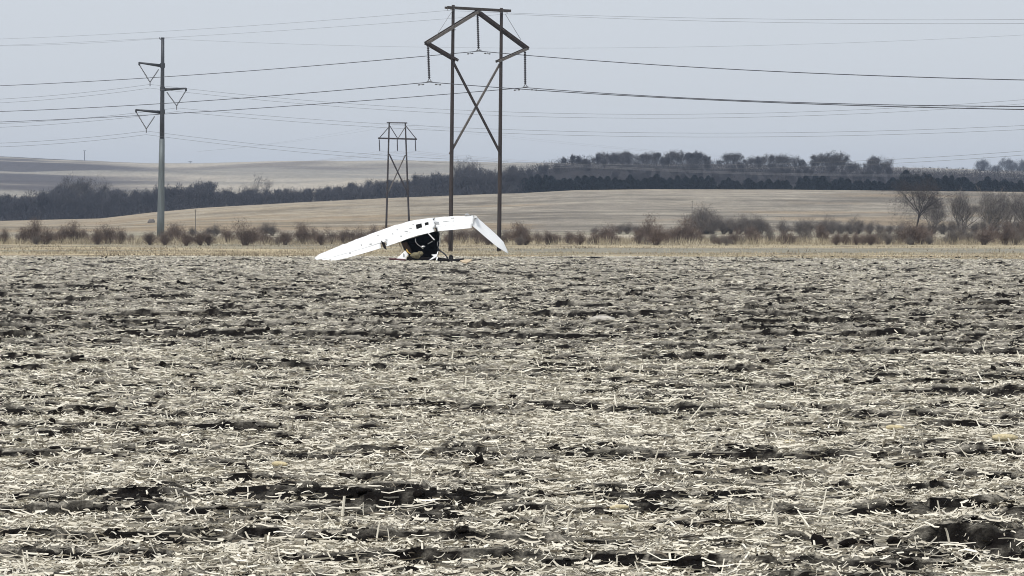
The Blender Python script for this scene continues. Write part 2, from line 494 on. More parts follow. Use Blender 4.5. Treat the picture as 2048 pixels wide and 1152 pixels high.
def residue(name, n, dmin, dmax, kind, mat_, K=2, power=1.0):
    """n pieces of corn trash lying on the field between dmin and dmax metres"""
    # density per m2 ~ d^-power  -> count per metre of depth ~ d^(1-power)
    m = int(n * 2.3)
    if abs(power - 1) < 1e-6: d = rng.uniform(dmin, dmax, m)
    else:
        e = 2 - power; d = (rng.uniform(dmin**e, dmax**e, m))**(1 / e)
    x = d * rng.uniform(-.27, .27, m)
    keep = rng.uniform(0, 1, m) < (.06 + .94 * cover(x, d))
    x, d = x[keep][:n], d[keep][:n]
    n = len(x)
    far = np.clip(d / 60, 0, 2)
    if kind == 'stalk':
        L = rng.gamma(1.8, .030, n) + .02; W = rng.uniform(.0035, .010, n); tilt = rng.normal(0, .3, n); arch = rng.normal(.0, .003, n); bend = rng.normal(0, .06, n)
    elif kind == 'leaf':
        L = rng.gamma(2.0, .025, n) + .02; W = rng.uniform(.004, .013, n); tilt = rng.normal(0, .3, n); arch = rng.normal(.003, .006, n); bend = rng.normal(0, .25, n)
    else:  # stub
        L = rng.gamma(3.0, .021, n) + .025; W = rng.uniform(.007, .014, n); tilt = rng.uniform(.5, 1.45, n); arch = rng.normal(0, .012, n); bend = rng.normal(0, .08, n)
    W = W * (1 + .75 * far); L = L * (1 + .12 * far)
    th = rng.uniform(0, 2 * math.pi, n)
    flat = rng.uniform(0, 1, n) < .45          # the tillage drags much of it along the rows
    th = np.where(flat, rng.normal(0, .35, n) + math.pi * (rng.uniform(0, 1, n) < .5), th)
    roll = rng.uniform(-1.3, 1.3, n)
    S = np.array([-.5, -.17, .17, .5])
    base = .5 if kind == 'stub' else 0
    ct, st = np.cos(th), np.sin(th)
    P = np.zeros((n, 4, 3))
    for k, s in enumerate(S):
        along = (s + base) * L * np.cos(tilt)
        lat = bend * L * (.25 - s * s) * 4 * .5
        X = x + ct * along - st * lat; Y = d + st * along + ct * lat
        P[:, k, 0], P[:, k, 1] = X, Y
        if kind == 'stub':
            P[:, k, 2] = (s + base) * L * np.sin(tilt) + arch * (.25 - s * s) * 4
        else:
            P[:, k, 2] = np.abs(s * L * np.sin(tilt)) * .9 + arch * (.25 - s * s) * 4
    zg = hf(P[:, :, 0].ravel(), P[:, :, 1].ravel()).reshape(n, 4)
    if kind == 'stub': P[:, :, 2] += hf(x, d)[:, None] - .01
    else:
        lift = rng.gamma(1.2, .012, n)
        P[:, :, 2] = np.maximum(P[:, :, 2], 0) + zg.max(1)[:, None] * .6 + zg * .4 + .006 + lift[:, None]
    cr, sr = np.cos(roll), np.sin(roll)
    cross = np.stack([-st * cr, ct * cr, sr], -1)[:, None, :] * (W / 2)[:, None, None]
    if kind == 'stub':
        cross = np.stack([np.cos(roll), np.sin(roll) * .5, 0 * roll], -1)[:, None, :] * (W / 2)[:, None, None]
    tap = np.array([.85, 1.0, 1.0, .55 if kind == 'leaf' else .9])[None, :, None]
    if K == 2:
        V = np.stack([P - cross * tap, P + cross * tap], 2)
    else:
        up = np.stack([st * sr, -ct * sr, cr], -1)[:, None, :] * (W * .4)[:, None, None]
        if kind == 'stub': up = np.stack([np.sin(roll) * .5, -np.abs(np.cos(roll)), 0 * roll], -1)[:, None, :] * (W * .5)[:, None, None]
        V = np.stack([P - cross * tap, P + up * tap, P + cross * tap], 2)
    V = V.reshape(-1, 3)
    b = (np.arange(n) * 4 * K)[:, None, None]
    q = []
    for s in range(3):
        for k in range(K - 1):
            q.append([s * K + k, s * K + k + 1, (s + 1) * K + k + 1, (s + 1) * K + k])
    fcs = (b + np.array(q)[None]).reshape(-1, 4)
    tint = np.repeat(np.clip(rng.beta(1.25, .9, n) + (.12 if kind == 'stub' else 0), 0, 1), 4 * K)
    o = np_mesh(name, V, fcs, mat_, smooth=(K == 3), attrs={'tint': tint})
    return tag(o, kind='stuff')


M_resid = mat_attr('corn_residue', [(0, (.09, .072, .054)), (.16, (.30, .265, .205)), (.42, (.62, .575, .47)), (1, (.92, .87, .74))], .7)
tag(residue('corn_stalks', 80000, 7.5, 34, 'stalk', M_resid, 2), 'pale dry corn stalks lying over the near part of the dark field', 'corn stalks')
tag(residue('corn_leaves', 60000, 7.5, 34, 'leaf', M_resid, 2), 'curled dry corn leaves and husks over the near part of the field', 'corn leaves')
tag(residue('stubble', 2600, 7.5, 34, 'stub', M_resid, 3), 'short broken corn stubble standing up out of the soil', 'stubble')
tag(residue('corn_litter', 125000, 32, 150, 'stalk', M_resid, 2, .8), 'pale chopped corn litter over the far part of the field', 'corn litter')
tag(residue('leaf_litter', 85000, 32, 150, 'leaf', M_resid, 2, .8), 'pale dry leaf litter over the far part of the field', 'leaf litter')


def chaff_bits(name, n, dmin, dmax):
    d = dmin * (dmax / dmin)**rng.uniform(0, 1, n); x = d * rng.uniform(-.27, .27, n)
    k = rng.uniform(0, 1, n) < .08 + .92 * cover(x, d); x, d = x[k], d[k]; n = len(x)
    L = rng.uniform(.012, .045, n); W = rng.uniform(.004, .011, n) * (1 + np.clip(d / 60, 0, 1))
    th = rng.normal(0, .9, n); tl = rng.normal(0, .5, n); ro = rng.uniform(-1.2, 1.2, n)
    a = np.stack([np.cos(th) * np.cos(tl), np.sin(th) * np.cos(tl), np.sin(tl)], -1) * (L / 2)[:, None]
    b = np.stack([-np.sin(th) * np.cos(ro), np.cos(th) * np.cos(ro), np.sin(ro)], -1) * (W / 2)[:, None]
    c = np.stack([x, d, hf(x, d) + .008 + np.abs(a[:, 2])], -1)
    V = np.stack([c - a - b, c + a - b * .6, c + a * .9 + b, c - a * .8 + b], 1).reshape(-1, 3)
    tint = np.repeat(np.clip(rng.beta(.9, 1.0, n), 0, 1), 4)
    return tag(np_mesh(name, V, np.arange(4 * n).reshape(n, 4), M_resid, attrs={'tint': tint}), 'fine pale chaff scattered over the soil between the stalks', 'chaff', None, 'stuff')


chaff_bits('chaff', 260000, 8, 80)


def clods(name, n, dmin, dmax, smin, smax, power, sub=1):
    e = 2 - power
    d = rng.uniform(dmin**e, dmax**e, n)**(1 / e); x = d * rng.uniform(-.27, .27, n)
    k = rng.uniform(0, 1, n) < 1.08 - cover(x, d); x, d = x[k], d[k]; n = len(x)
    s = smin * (smax / smin)**(rng.uniform(0, 1, n)**1.8) * (1 + np.clip(d / 80, 0, 1) * .6)
    me = bmesh_ico(sub)
    bv, bf = me
    nv = len(bv)
    j = 1 + rng.uniform(-.3, .3, (n, nv, 1)) + .35 * np.sin(bv[None, :, :1] * rng.uniform(1, 4, (n, 1, 1)) + bv[None, :, 1:2] * rng.uniform(-4, 4, (n, 1, 1)) + rng.uniform(0, 6, (n, 1, 1)))
    V = bv[None] * j * s[:, None, None] * np.stack([rng.uniform(.8, 2.0, n), rng.uniform(.7, 1.3, n), rng.uniform(.45, .95, n)], -1)[:, None, :]
    a = rng.normal(0, .5, n); c_, s_ = np.cos(a)[:, None], np.sin(a)[:, None]
    V = np.stack([V[..., 0] * c_ - V[..., 1] * s_, V[..., 0] * s_ + V[..., 1] * c_, V[..., 2]], -1)
    V += np.stack([x, d, hf(x, d) + s * .15], -1)[:, None, :]
    fcs = (np.arange(n)[:, None, None] * nv + bf[None]).reshape(-1, 3)
    return tag(np_mesh(name, V.reshape(-1, 3), fcs, M_soil), kind='stuff')


def bmesh_ico(sub=1):
    import bmesh
    if sub == 0:
        return (np.array([[1, 0, 0], [-1, 0, 0], [0, 1, 0], [0, -1, 0], [0, 0, 1], [0, 0, -1]], float),
                np.array([[0, 2, 4], [2, 1, 4], [1, 3, 4], [3, 0, 4], [2, 0, 5], [1, 2, 5], [3, 1, 5], [0, 3, 5]]))
    bm = bmesh.new(); bmesh.ops.create_icosphere(bm, subdivisions=sub, radius=1)
    bm.verts.ensure_lookup_table()
    v = np.array([q.co[:] for q in bm.verts]); f = np.array([[w.index for w in q.verts] for q in bm.faces])
    bm.free(); return v, f


tag(clods('soil_clods', 7000, 7.5, 34, .008, .032, 1.1, 2), 'dark broken clods of soil between the near residue', 'soil clods')
tag(clods('small_clods', 18000, 32, 149, .012, .05, .9, 0), 'dark broken clods over the far part of the field', 'soil clods')

# a few clods, a stone and lost cobs big enough to pick out
def clod_thing(px, row, w, h, label):
    d = CAM_H * F / (row - HOR); p = at(px, row, d); s = d / F
    bv, bf = bmesh_ico(3)
    rr = np.random.default_rng(int(px))
    V = bv * (1 + rr.uniform(-.09, .09, (len(bv), 1)) + .22 * np.sin(bv[:, :1] * 3 + bv[:, 2:] * 4 + px) + .14 * np.sin(bv[:, :1] * 9 + bv[:, 1:2] * 8 + bv[:, 2:] * 7))
    V = V * np.array([w * s / 2, w * s * .35, h * s * .62])
    o = np_mesh('soil_clod', V, bf, M_soil)
    o.location = (p.x, d, float(hf(np.array([p.x]), np.array([d]))[0]) + h * s * .12)
    return tag(o, label, 'clod', 'large clods standing out of the field')


clod_thing(68, 925, 28, 28, 'dark upright soil clod near the left edge of the field')
clod_thing(405, 782, 26, 16, 'small dark soil clod further out on the left of the field')
clod_thing(1640, 1085, 40, 40, 'dark rounded soil clod in the trash at lower right')
clod_thing(1290, 872, 36, 16, 'flat dark soil clod left of the pale husk ring')


def cob(px, row, Lpx, rz, label):
    d = CAM_H * F / (row - HOR); p = at(px, row, d); s = d / F
    L = Lpx * s; r = L * .15
    o = MB(); n = 8
    pts = [Vector((t * L, .02 * L * math.sin(7 * t), 0)) for t in np.linspace(-.5, .5, 7)]
    o.tube(pts, [r * k for k in (.55, .9, 1, 1, .92, .75, .3)], n)
    root = thing('corn_cob', label, 'corn cob', (p.x, d, float(hf(np.array([p.x]), np.array([d]))[0]) + .05), rz, 'corn cobs left lying in the field')
    o.build('cob', M_cob, root, True)
    h = MB()
    for k in range(3):
        a = -.5 + k * .5
        h.add([(-.3 * L, 0, -r * .3), (-.75 * L, a * .3 * L, r * .3), (-.7 * L, a * .3 * L + .12 * L, 0), (-.25 * L, .1 * L, -r * .3)], [(0, 1, 2, 3)])
    h.build('husk', M_tan, root)


cob(2010, 890, 52, .1, 'yellow corn cob near the right edge of the field')
cob(1790, 862, 36, -.1, 'thin yellow corn cob lying left of the cob at the right edge')
cob(1580, 882, 28, .5, 'short pale corn cob in the right middle of the field')
cob(560, 940, 36, -.5, 'yellow corn cob lying alone in the left half of the field')
cob(215 + 1024, 1022, 40, .3, 'pale yellow corn cob low in the middle of the field')
d_ = CAM_H * F / (648 - HOR); p_ = at(1203, 648, d_)
bv, bf = bmesh_ico(2)
o_ = np_mesh('stone', bv * (1 + np.random.default_rng(4).uniform(-.12, .12, (len(bv), 1))) * np.array([.24, .13, .075]), bf, M_stone)
o_.location = (p_.x, d_, float(hf(np.array([p_.x]), np.array([d_]))[0]) + .05)
tag(o_, 'pale flat stone lying on the field right of the wreck', 'stone')

# ------------------------------------------------------------------ wrecked aeroplane
PD = 131.0
S0 = PD / F
PO = at(840, 521, PD)
plane = thing('crashed_airplane', 'wrecked white high wing airplane with broken drooping wings on the field', 'airplane', (PO.x, PD, 0))


def PP(px, row, dy=0.0):
    return Vector(((px - 840) * S0, dy, (521 - row) * S0))


def yt(c, t):
    return t * 5 * (.2969 * math.sqrt(max(c, 0)) - .126 * c - .3516 * c * c + .2843 * c**3 - .1036 * c**4)


def wing_loft(name, le, te, c0, c1, parent, thick=.12, nst=18, dent_and_shade=.012, seed=1, mat_=None, drop=0.0, ragged=(0, 0)):
    """lofted airfoil piece between polylines le and te (parameter 0..1), chord fraction c0..c1"""
    rr = random.Random(seed)
    def samp(poly, t):
        L = [0]
        for a, b in zip(poly, poly[1:]): L.append(L[-1] + (b - a).length)
        s = t * L[-1]
        for i in range(len(poly) - 1):
            if s <= L[i + 1] + 1e-9:
                return poly[i].lerp(poly[i + 1], (s - L[i]) / max(L[i + 1] - L[i], 1e-9))
        return poly[-1]
    cs = [c0 + (c1 - c0) * (0.5 - 0.5 * math.cos(math.pi * i / 8)) for i in range(9)]
    V = []; nring = 0
    for k in range(nst + 1):
        t = k / nst
        if k == 0: t += ragged[0] * 0
        a, b = samp(le, t), samp(te, t)
        a2, b2 = samp(le, min(1, t + .02)), samp(te, min(1, t + .02))
        a1, b1 = samp(le, max(0, t - .02)), samp(te, max(0, t - .02))
        span = ((a2 + b2) - (a1 + b1)).normalized()
        ch = b - a; n = span.cross(ch).normalized()
        if n.z < 0: n = -n
        chl = ch.length
        ring = []
        for side, cc in ((1, cs), (-1, cs[::-1])):
            for c in cc:
                h = yt(c, thick) * chl * (1 if side > 0 else -.55)
                if c >= .999: h = .004 * side
                p = a + ch * c + n * (h - drop * (c - c0))
                if side > 0 and 0 < k < nst: p += n * rr.gauss(0, dent_and_shade)
                if k in (0, nst) and ragged[0 if k == 0 else 1]:
                    p += span * rr.uniform(-1, 1) * ragged[0 if k == 0 else 1]
                ring.append(p)
        nring = len(ring); V += ring
    Fc = []
    for k in range(nst):
        for i in range(nring):
            j = (i + 1) % nring
            Fc.append((k * nring + i, k * nring + j, (k + 1) * nring + j, (k + 1) * nring + i))
    Fc.append(tuple(range(nring))); Fc.append(tuple(nst * nring + i for i in range(nring)))
    m = MB(); m.add(V, Fc)
    return m.build(name, mat_ or M_white, parent, True)


LE = [PP(626.5, 517, .75), PP(638, 508.5, .85), PP(690, 487.5, .9), PP(740, 468.5, .9), PP(790, 450.5, .9), PP(830, 440, .9), PP(866, 436, .9)]
TE = [PP(634, 522, .35), PP(662, 522.5, -.35), PP(692, 516, -.4), PP(732, 505, -.4), PP(770, 493.5, -.4), PP(830, 472, -.4), PP(872, 461.5, -.4)]


def polyt(poly, t):
    L = [0]
    for a, b in zip(poly, poly[1:]): L.append(L[-1] + (b - a).length)
    s = t * L[-1]
    for i in range(len(poly) - 1):
        if s <= L[i + 1] + 1e-9:
            return poly[i].lerp(poly[i + 1], (s - L[i]) / max(L[i + 1] - L[i], 1e-9))
    return poly[-1]


def sub(poly, t0, t1, n=14):
    return [polyt(poly, t0 + (t1 - t0) * i / n) for i in range(n + 1)]


w1 = wing_loft('wing', LE, TE, 0, .735, plane, .13, 36, .013, 3, ragged=(0, .05))
wing_loft('aileron', sub(LE, .06, .555), sub(TE, .06, .555), .765, 1.0, w1, .115, 14, .004, 4, drop=.06)
wing_loft('flap', sub(LE, .60, .985), sub(TE, .60, .985), .75, 1.0, w1, .13, 12, .010, 5, drop=.10, ragged=(.05, .05))
# torn open gap between aileron and flap
g = MB()
q = polyt(TE, .575); ql = polyt(LE, .575)
g.add([q.lerp(ql, .34) + Vector((-.10, -.03, .06)), q.lerp(ql, .2) + Vector((.1, -.05, .03)), q + Vector((.17, -.06, -.10)), q + Vector((.02, -.06, -.02)),
       q.lerp(ql, .34) + Vector((-.10, .03, .0)), q.lerp(ql, .2) + Vector((.1, .05, -.03)), q + Vector((.17, .06, -.14)), q + Vector((.02, .06, -.06))],
      [(0, 1, 2, 3), (7, 6, 5, 4), (0, 4, 5, 1), (1, 5, 6, 2), (2, 6, 7, 3), (3, 7, 4, 0)])
g.build('torn_skin', M_dark, w1)
LE2 = [PP(868, 436, .9), PP(905, 433, .9), PP(930, 432, .88), PP(947, 431.5, .85)]
TE2 = [PP(874, 463, -.4), PP(884, 461, -.4), PP(912, 459, -.4), PP(945, 455.5, -.38)]
w2 = wing_loft('wing', LE2, TE2, 0, .735, plane, .13, 12, .008, 6, ragged=(.05, .02))
wing_loft('flap', sub(LE2, .03, .98), sub(TE2, .03, .98), .75, 1.0, w2, .13, 10, .005, 7, drop=.05)
LE3 = [PP(949, 432, .8), PP(962, 443, .8), PP(978, 457, .75), PP(993, 470.5, .7), PP(1006.5, 484, .6), PP(1016.5, 506, .3)]
TE3 = [PP(944, 451, -.42), PP(957, 462, -.4), PP(969, 472.5, -.36), PP(982, 483.5, -.3), PP(996, 495, -.2), PP(1015.5, 507, .2)]
w3 = wing_loft('broken_wing', LE3, TE3, 0, 1.0, plane, .12, 16, .005, 8)
m = MB(); m.box(PP(936, 430.5, .8), (.34, .3, .07), Matrix.Rotation(.25, 3, 'Y'), .02); m.box(PP(933, 428.5, .85), (.16, .2, .08), Matrix.Rotation(-.3, 3, 'Y'), .02)
m.build('wing_fairing', M_metal, plane)
m = MB(); m.box(PP(951, 434, .1), (.12, 1.0, .12), Matrix.Rotation(.3, 3, 'Y'), .02)
m.build('bent_skin', M_white, plane)


def on_wing(le, te, t, c, lift=.0):
    a, b = polyt(le, t), polyt(te, t)
    a2, b2 = polyt(le, min(1, t + .02)), polyt(te, min(1, t + .02))
    a1, b1 = polyt(le, max(0, t - .02)), polyt(te, max(0, t - .02))
    n = ((a2 + b2) - (a1 + b1)).normalized().cross(b - a).normalized()
    if n.z < 0: n = -n
    return a + (b - a) * c + n * (yt(c, .13) * (b - a).length + lift), n


def wing_patch(name, le, te, t0, t1, c0, c1, mat_, parent, skew=0, th=.02):
    m = MB(); top = []; bot = []
    for t, c in ((t0, c0), (t1, c0 + skew), (t1, c1 + skew), (t0, c1)):
        p, n = on_wing(le, te, t, c, th); top.append(p); bot.append(p - n * (th + .03))
    m.add(top + bot, [(0, 1, 2, 3), (7, 6, 5, 4), (0, 4, 5, 1), (1, 5, 6, 2), (2, 6, 7, 3), (3, 7, 4, 0)])
    return m.build(name, mat_, parent)


wing_patch('skylight', LE, TE, .855, .90, .42, .66, M_dark, w1, -.02)
wing_patch('skylight', LE, TE, .925, .955, .40, .57, M_dark, w1, -.02)
M_shademark = mat('scuff_and_shade_grey', (.36, .37, .37), .6, .35, (14, 14, 14))  # grey for scuffs and painted crease shade, also the oval mark
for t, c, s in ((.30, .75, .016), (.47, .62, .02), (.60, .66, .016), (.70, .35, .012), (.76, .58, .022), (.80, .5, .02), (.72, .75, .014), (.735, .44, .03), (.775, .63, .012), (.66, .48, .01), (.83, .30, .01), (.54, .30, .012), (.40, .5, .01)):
    wing_patch('dent_and_shade', LE, TE, t, t + s, c, c + .06, M_shademark, w1, .03, .012)  # thin grey patches paint in the shading of creases and scuffs
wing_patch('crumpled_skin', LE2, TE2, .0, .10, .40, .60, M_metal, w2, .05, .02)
wing_patch('dent_and_shade', LE2, TE2, .42, .5, .22, .27, M_shademark, w2, 0, .012)
wing_patch('dent_and_shade', LE2, TE2, .2, .5, .45, .475, M_shademark, w2, 0, .012)  # long grey strip painted as the shade of a crease
M_seam = mat('skin_lap', (.66, .67, .67), .5, .1)
for k_, t_ in enumerate(np.linspace(.1, .96, 11)): wing_patch('skin_seam', LE, TE, t_, t_ + .0028, .04, .72, M_seam, w1, 0, .004)
for t_ in (.25, .5, .75): wing_patch('skin_seam', LE2, TE2, t_, t_ + .012, .04, .72, M_seam, w2, 0, .004)
# wing root break
m = MB()
m.add([PP(864, 437, .85), PP(870, 436, .85), PP(882, 461, -.30), PP(873, 463, -.30), PP(866, 445, .55), PP(873, 452, .2)], [(0, 1, 5, 4), (4, 5, 2, 3)])
m.build('torn_skin', M_dark, plane)
# cabin: open broken barrel seen from behind
ring = [(802, 484), (812, 479), (830, 474), (850, 468), (868, 463), (878, 462), (879.5, 478), (878, 497), (873, 516), (858, 521), (842, 522), (826, 520), (816, 510), (808, 499)]
cx, cz = 846, 496


def ringpts(scale, dy, sh=(0, 0), jit=0):
    rr = random.Random(int(dy * 100) + 3)
    return [PP(cx + (a - cx) * scale + sh[0], cz + (b - cz) * scale + sh[1], dy + (rr.uniform(-jit, jit) if jit else 0)) for a, b in ring]


n = len(ring)
outer = [ringpts(1.0, -.28, (0, 0), .16), ringpts(1.0, .2), ringpts(.95, 1.0, (1, -1)), ringpts(.72, 1.9, (2, 3))]
inner = [[p + Vector((0, 0, 0)) for p in ringpts(.965, -.27, (0, 0), .16)], ringpts(.955, .2), ringpts(.9, 1.0, (1, -1)), ringpts(.66, 1.85, (2, 3))]


def shell(rings, cap):
    m = MB(); V = [p for r_ in rings for p in r_]; Fc = []
    for k in range(len(rings) - 1):
        for i in range(n):
            j = (i + 1) % n
            Fc.append((k * n + i, k * n + j, (k + 1) * n + j, (k + 1) * n + i))
    if cap: Fc.append(tuple((len(rings) - 1) * n + i for i in range(n)))
    m.add(V, Fc); return m


cabin = shell(outer, True).build('cabin', M_white, plane, False)
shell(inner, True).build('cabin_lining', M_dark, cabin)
m = MB()
m.add([PP(804, 486, -.32), PP(814, 483, -.25), PP(817, 491, -.2), PP(822, 499, -.15), PP(824, 508, -.2), PP(812, 501, -.3)] +
      [PP(804, 486, .1), PP(814, 483, .1), PP(817, 491, .2), PP(822, 499, .2), PP(824, 508, .1), PP(812, 501, .1)],
      [(0, 1, 2, 3, 4, 5), (11, 10, 9, 8, 7, 6), (0, 6, 7, 1), (1, 7, 8, 2), (2, 8, 9, 3), (3, 9, 10, 4), (4, 10, 11, 5), (5, 11, 6, 0)])
m.build('torn_trim', M_brown, cabin)


def crumple(px, row, dy, sx, sy, sz, seed, sub=2, j=.28):
    bv, bf = bmesh_ico(sub); rr = np.random.default_rng(seed)
    V = bv * (1 + rr.uniform(-j, j, (len(bv), 1))) * np.array([sx, sy, sz]); p = PP(px, row, dy)
    m = MB(); m.add([Vector(v) + p for v in V], [tuple(f) for f in bf]); return m


crumple(832, 511, -.42, .26, .16, .17, 1).build('seat_cushion', M_olive, plane)
crumple(841, 507, -.40, .15, .12, .12, 2).build('seat_cushion', M_olive, plane)
crumple(847, 493, -.36, .13, .07, .06, 3, 1).build('torn_lining', M_metal, plane)
m = MB(); m.tube([PP(814, 498, -.45), PP(815.5, 503, -.47), PP(818, 505, -.46), PP(822, 508, -.45)], [.025, .045, .03, .02], 6)
m.build('insulation', M_yellow, plane)
m = MB(); m.bar(PP(857, 466.5, -.45), PP(869.5, 480, -.42), .05, .06); m.build('wing_strut', M_white, plane)
m = MB(); m.bar(PP(856, 488, -.36), PP(866, 482, -.36), .02, .025); m.build('cabin_tube', M_metal, plane)
m = MB(); m.tube([PP(831, 477, -.42), PP(832, 484, -.44), PP(836, 489, -.46), PP(843, 494, -.46), PP(847, 498, -.46)], .018, 5); m.build('cable', M_metal, plane)
m = MB(); m.tube([PP(890, 461, -.1), PP(882, 468, -.15), PP(879, 474, -.2), PP(878.5, 483, -.25), PP(875, 484, -.28), PP(876, 492, -.3), PP(879, 498, -.3)], .013, 5); m.build('cable', M_metal, plane)
m = MB(); m.tube([PP(884, 467, 0), PP(881, 478, -.05), PP(882, 488, -.05), PP(881, 494, -.05)], .012, 5); m.build('cable', M_metal, plane)
m = MB(); m.tube([PP(880, 462, 0), PP(878, 480, .02), PP(877, 500, .03), PP(876, 512, 0)], .015, 5); m.build('cable', M_dark, plane)
gear = MB(); gear.tube([PP(875, 498, 0), PP(884, 504, -.05), PP(890, 508.5, -.1), PP(896, 517, -.1)], [.045, .04, .04, .035], 7)
gear = gear.build('gear_leg', M_steeldark, plane, True)
m = MB(); wc = PP(902, 515.5, -.1)
wp = []
for k in range(13):
    a = 2 * math.pi * k / 12; wp.append(wc + Vector((math.cos(a) * .07, math.cos(a) * .03, math.sin(a) * .11)))
m.tube(wp, .055, 6, False); m.build('tyre', M_rubber, gear, True)
m = MB(); m.tube([wc + Vector((-.02, -.04, 0)), wc + Vector((.02, .05, 0))], .07, 8); m.build('rim', M_steeldark, gear)
m = MB(); m.box(PP(884, 519, -.1), (.42, .3, .12), Matrix.Rotation(.1, 3, 'Y'), .05); m.build('gear_step', M_dark, plane)
# exposed belly wreckage on the ground
crumple(820, 516.5, -.38, .17, .2, .14, 11, 2, .2).build('crushed_belly', M_dark, plane)
crumple(850, 518, -.30, .62, .22, .11, 12, 2, .2).build('crushed_belly', M_dark, plane)
m = MB(); m.add([PP(797, 489, .2), PP(800, 486.5, .2), PP(805, 500, .1), PP(803, 498, .1), PP(797, 489, .25), PP(800, 486.5, .25), PP(805, 500, .15), PP(803, 498, .15)],
                [(0, 1, 2, 3), (7, 6, 5, 4), (0, 4, 5, 1), (1, 5, 6, 2), (2, 6, 7, 3), (3, 7, 4, 0)])
m.build('torn_panel', M_tan, plane)


# loose debris
def slab(name, pts, dy, th, mat_, label, cat, group=None):
    pts = [tuple(pt) + ((0,) if len(pt) == 2 else ()) for pt in pts]
    low = max(p[1] for p in pts)
    d0 = CAM_H * F / (max(low, 521) - HOR) + (dy if low < 521.5 else 0)
    b = [at(a, r, d0 + 2.5 * (low - r) * d0 / F + q) for a, r, q in pts]
    lift = max(0, .07 - min(p.z for p in b))
    b = [p + Vector((0, 0, lift)) for p in b]
    c = sum(b, Vector()) / len(b)
    k = len(b); m = MB()
    nrm = (b[1] - b[0]).cross(b[2] - b[0]).normalized() * th
    m.add([p - c for p in b] + [p - c + nrm for p in b],
          [tuple(range(k)), tuple(range(2 * k - 1, k - 1, -1))] + [(i, k + i, k + (i + 1) % k, (i + 1) % k) for i in range(k)])
    o = m.build(name, mat_); o.location = c
    return tag(o, label, cat, group)


G_ = 'pieces of wreckage lying round the airplane'
pan = thing('wreckage', 'white triangular airplane panel leaning on the ground left of the cabin', 'panel', (PO.x, PD, 0), 0, G_)
m = MB()
tri = [PP(790, 521, -.55), PP(811, 501, -.35), PP(818, 509, -.4), PP(812, 514, -.5), PP(812, 522, -.6)]
m.add(tri + [p + Vector((0, .03, 0)) for p in tri], [(0, 1, 2, 3, 4), (9, 8, 7, 6, 5)] + [(i, 5 + i, 5 + (i + 1) % 5, (i + 1) % 5) for i in range(5)])
m.build('panel_skin', M_white, pan)
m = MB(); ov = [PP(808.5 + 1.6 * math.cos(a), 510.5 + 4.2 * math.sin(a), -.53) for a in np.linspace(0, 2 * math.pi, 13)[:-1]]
m.add(ov, [tuple(range(12))]); m.build('oval_mark', M_shademark, pan)
slab('wreckage', [(778, 518.5), (810, 520.5), (812, 523), (779, 521)], -.65, .04, M_maroon, 'dark maroon strip of airplane skin flat on the ground below the white panel', 'wreckage', G_)
slab('wreckage', [(858, 524), (868, 516), (863, 513), (873, 512.5), (875, 507), (877, 506), (873, 517), (866, 521)], -.75, .03, M_white, 'jagged white shard of airplane skin below the cabin', 'wreckage', G_)
slab('wreckage', [(885, 518), (892, 514), (892, 519), (887, 520)], -.45, .03, M_stone, 'small grey shard beside the landing gear wheel', 'wreckage', G_)
slab('wreckage', [(872, 522.5), (873.5, 517), (876, 517), (874, 523)], -.7, .03, M_white, 'narrow white splinter standing next to the jagged shard', 'wreckage', G_)
slab('wreckage', [(898, 521.5, -.2), (912, 520, 0), (928, 519, .1), (928, 521, -.1), (914, 524, -.3), (900, 524, -.4)], -.2, .04, M_dark, 'crumpled black sheet lying right of the landing gear', 'wreckage', G_)
slab('wreckage', [(916, 519, 0), (922, 517.6, 0), (926, 518.6, 0), (920, 520.2, 0)], -.5, .03, M_stone, 'small grey sheet lying on top of the crumpled black sheet', 'wreckage', G_)
slab('wreckage', [(920, 523.5, 0), (931, 521.5, .2), (944, 520.5, .2), (940, 525, -.1), (933, 528, -.3), (926, 527, -.3)], -.5, .05, M_tan, 'curved cream fairing lying apart at the right end of the wreckage', 'wreckage', G_)
for k_, (a_, r__, sx, sy, sz, lb) in enumerate([(893, 520.5, .34, .2, .10, 'lumpy black wreckage heaped beside the landing gear wheel'), (910, 522, .42, .22, .07, 'flat black crumpled lump lying before the landing gear wheel'),
                                            (884, 522, .2, .15, .09, 'small black lump of wreckage under the gear leg')]):
    bv, bf = bmesh_ico(2); rr_ = np.random.default_rng(60 + k_)
    w_ = np_mesh('wreckage', bv * (1 + rr_.uniform(-.35, .35, (len(bv), 1))) * np.array([sx, sy, sz]), bf, M_dark)
    d_ = CAM_H * F / (r__ + 2 - HOR); w_.location = at(a_, r__, d_); w_.location.z = sz * .6
    tag(w_, lb, 'wreckage', G_)
slab('wreckage', [(940, 522.5), (962, 520.8), (962, 521.8), (940, 524)], -.5, .03, M_dark, 'thin dark rod lying on the soil right of the cream fairing', 'wreckage', G_)

# ------------------------------------------------------------------ power lines
def insulator(top, bottom, parent, r=.13, n=14, m=None):
    top, bottom = Vector(top), Vector(bottom)
    pts, rad = [], []
    for k in range(n):
        for q, rr in ((0, .4), (.35, 1), (.65, 1), (.95, .4)):
            pts.append(top.lerp(bottom, (k + q) / n)); rad.append(r * rr)
    mb = MB(); mb.tube(pts, rad, 8)
    return mb.build('insulator', m or M_ins, parent)


# main wooden K frame
HD = 238.0
yaw = R(38)
cdir = Vector((math.cos(yaw), math.sin(yaw), 0)); ldir = Vector((-math.sin(yaw), math.cos(yaw), 0))   # ldir: away, to the left
hbase = ground(949, HD)
hroot = thing('transmission_tower', 'tall wooden two pole transmission tower with diamond arms behind the wreck', 'pylon', hbase)


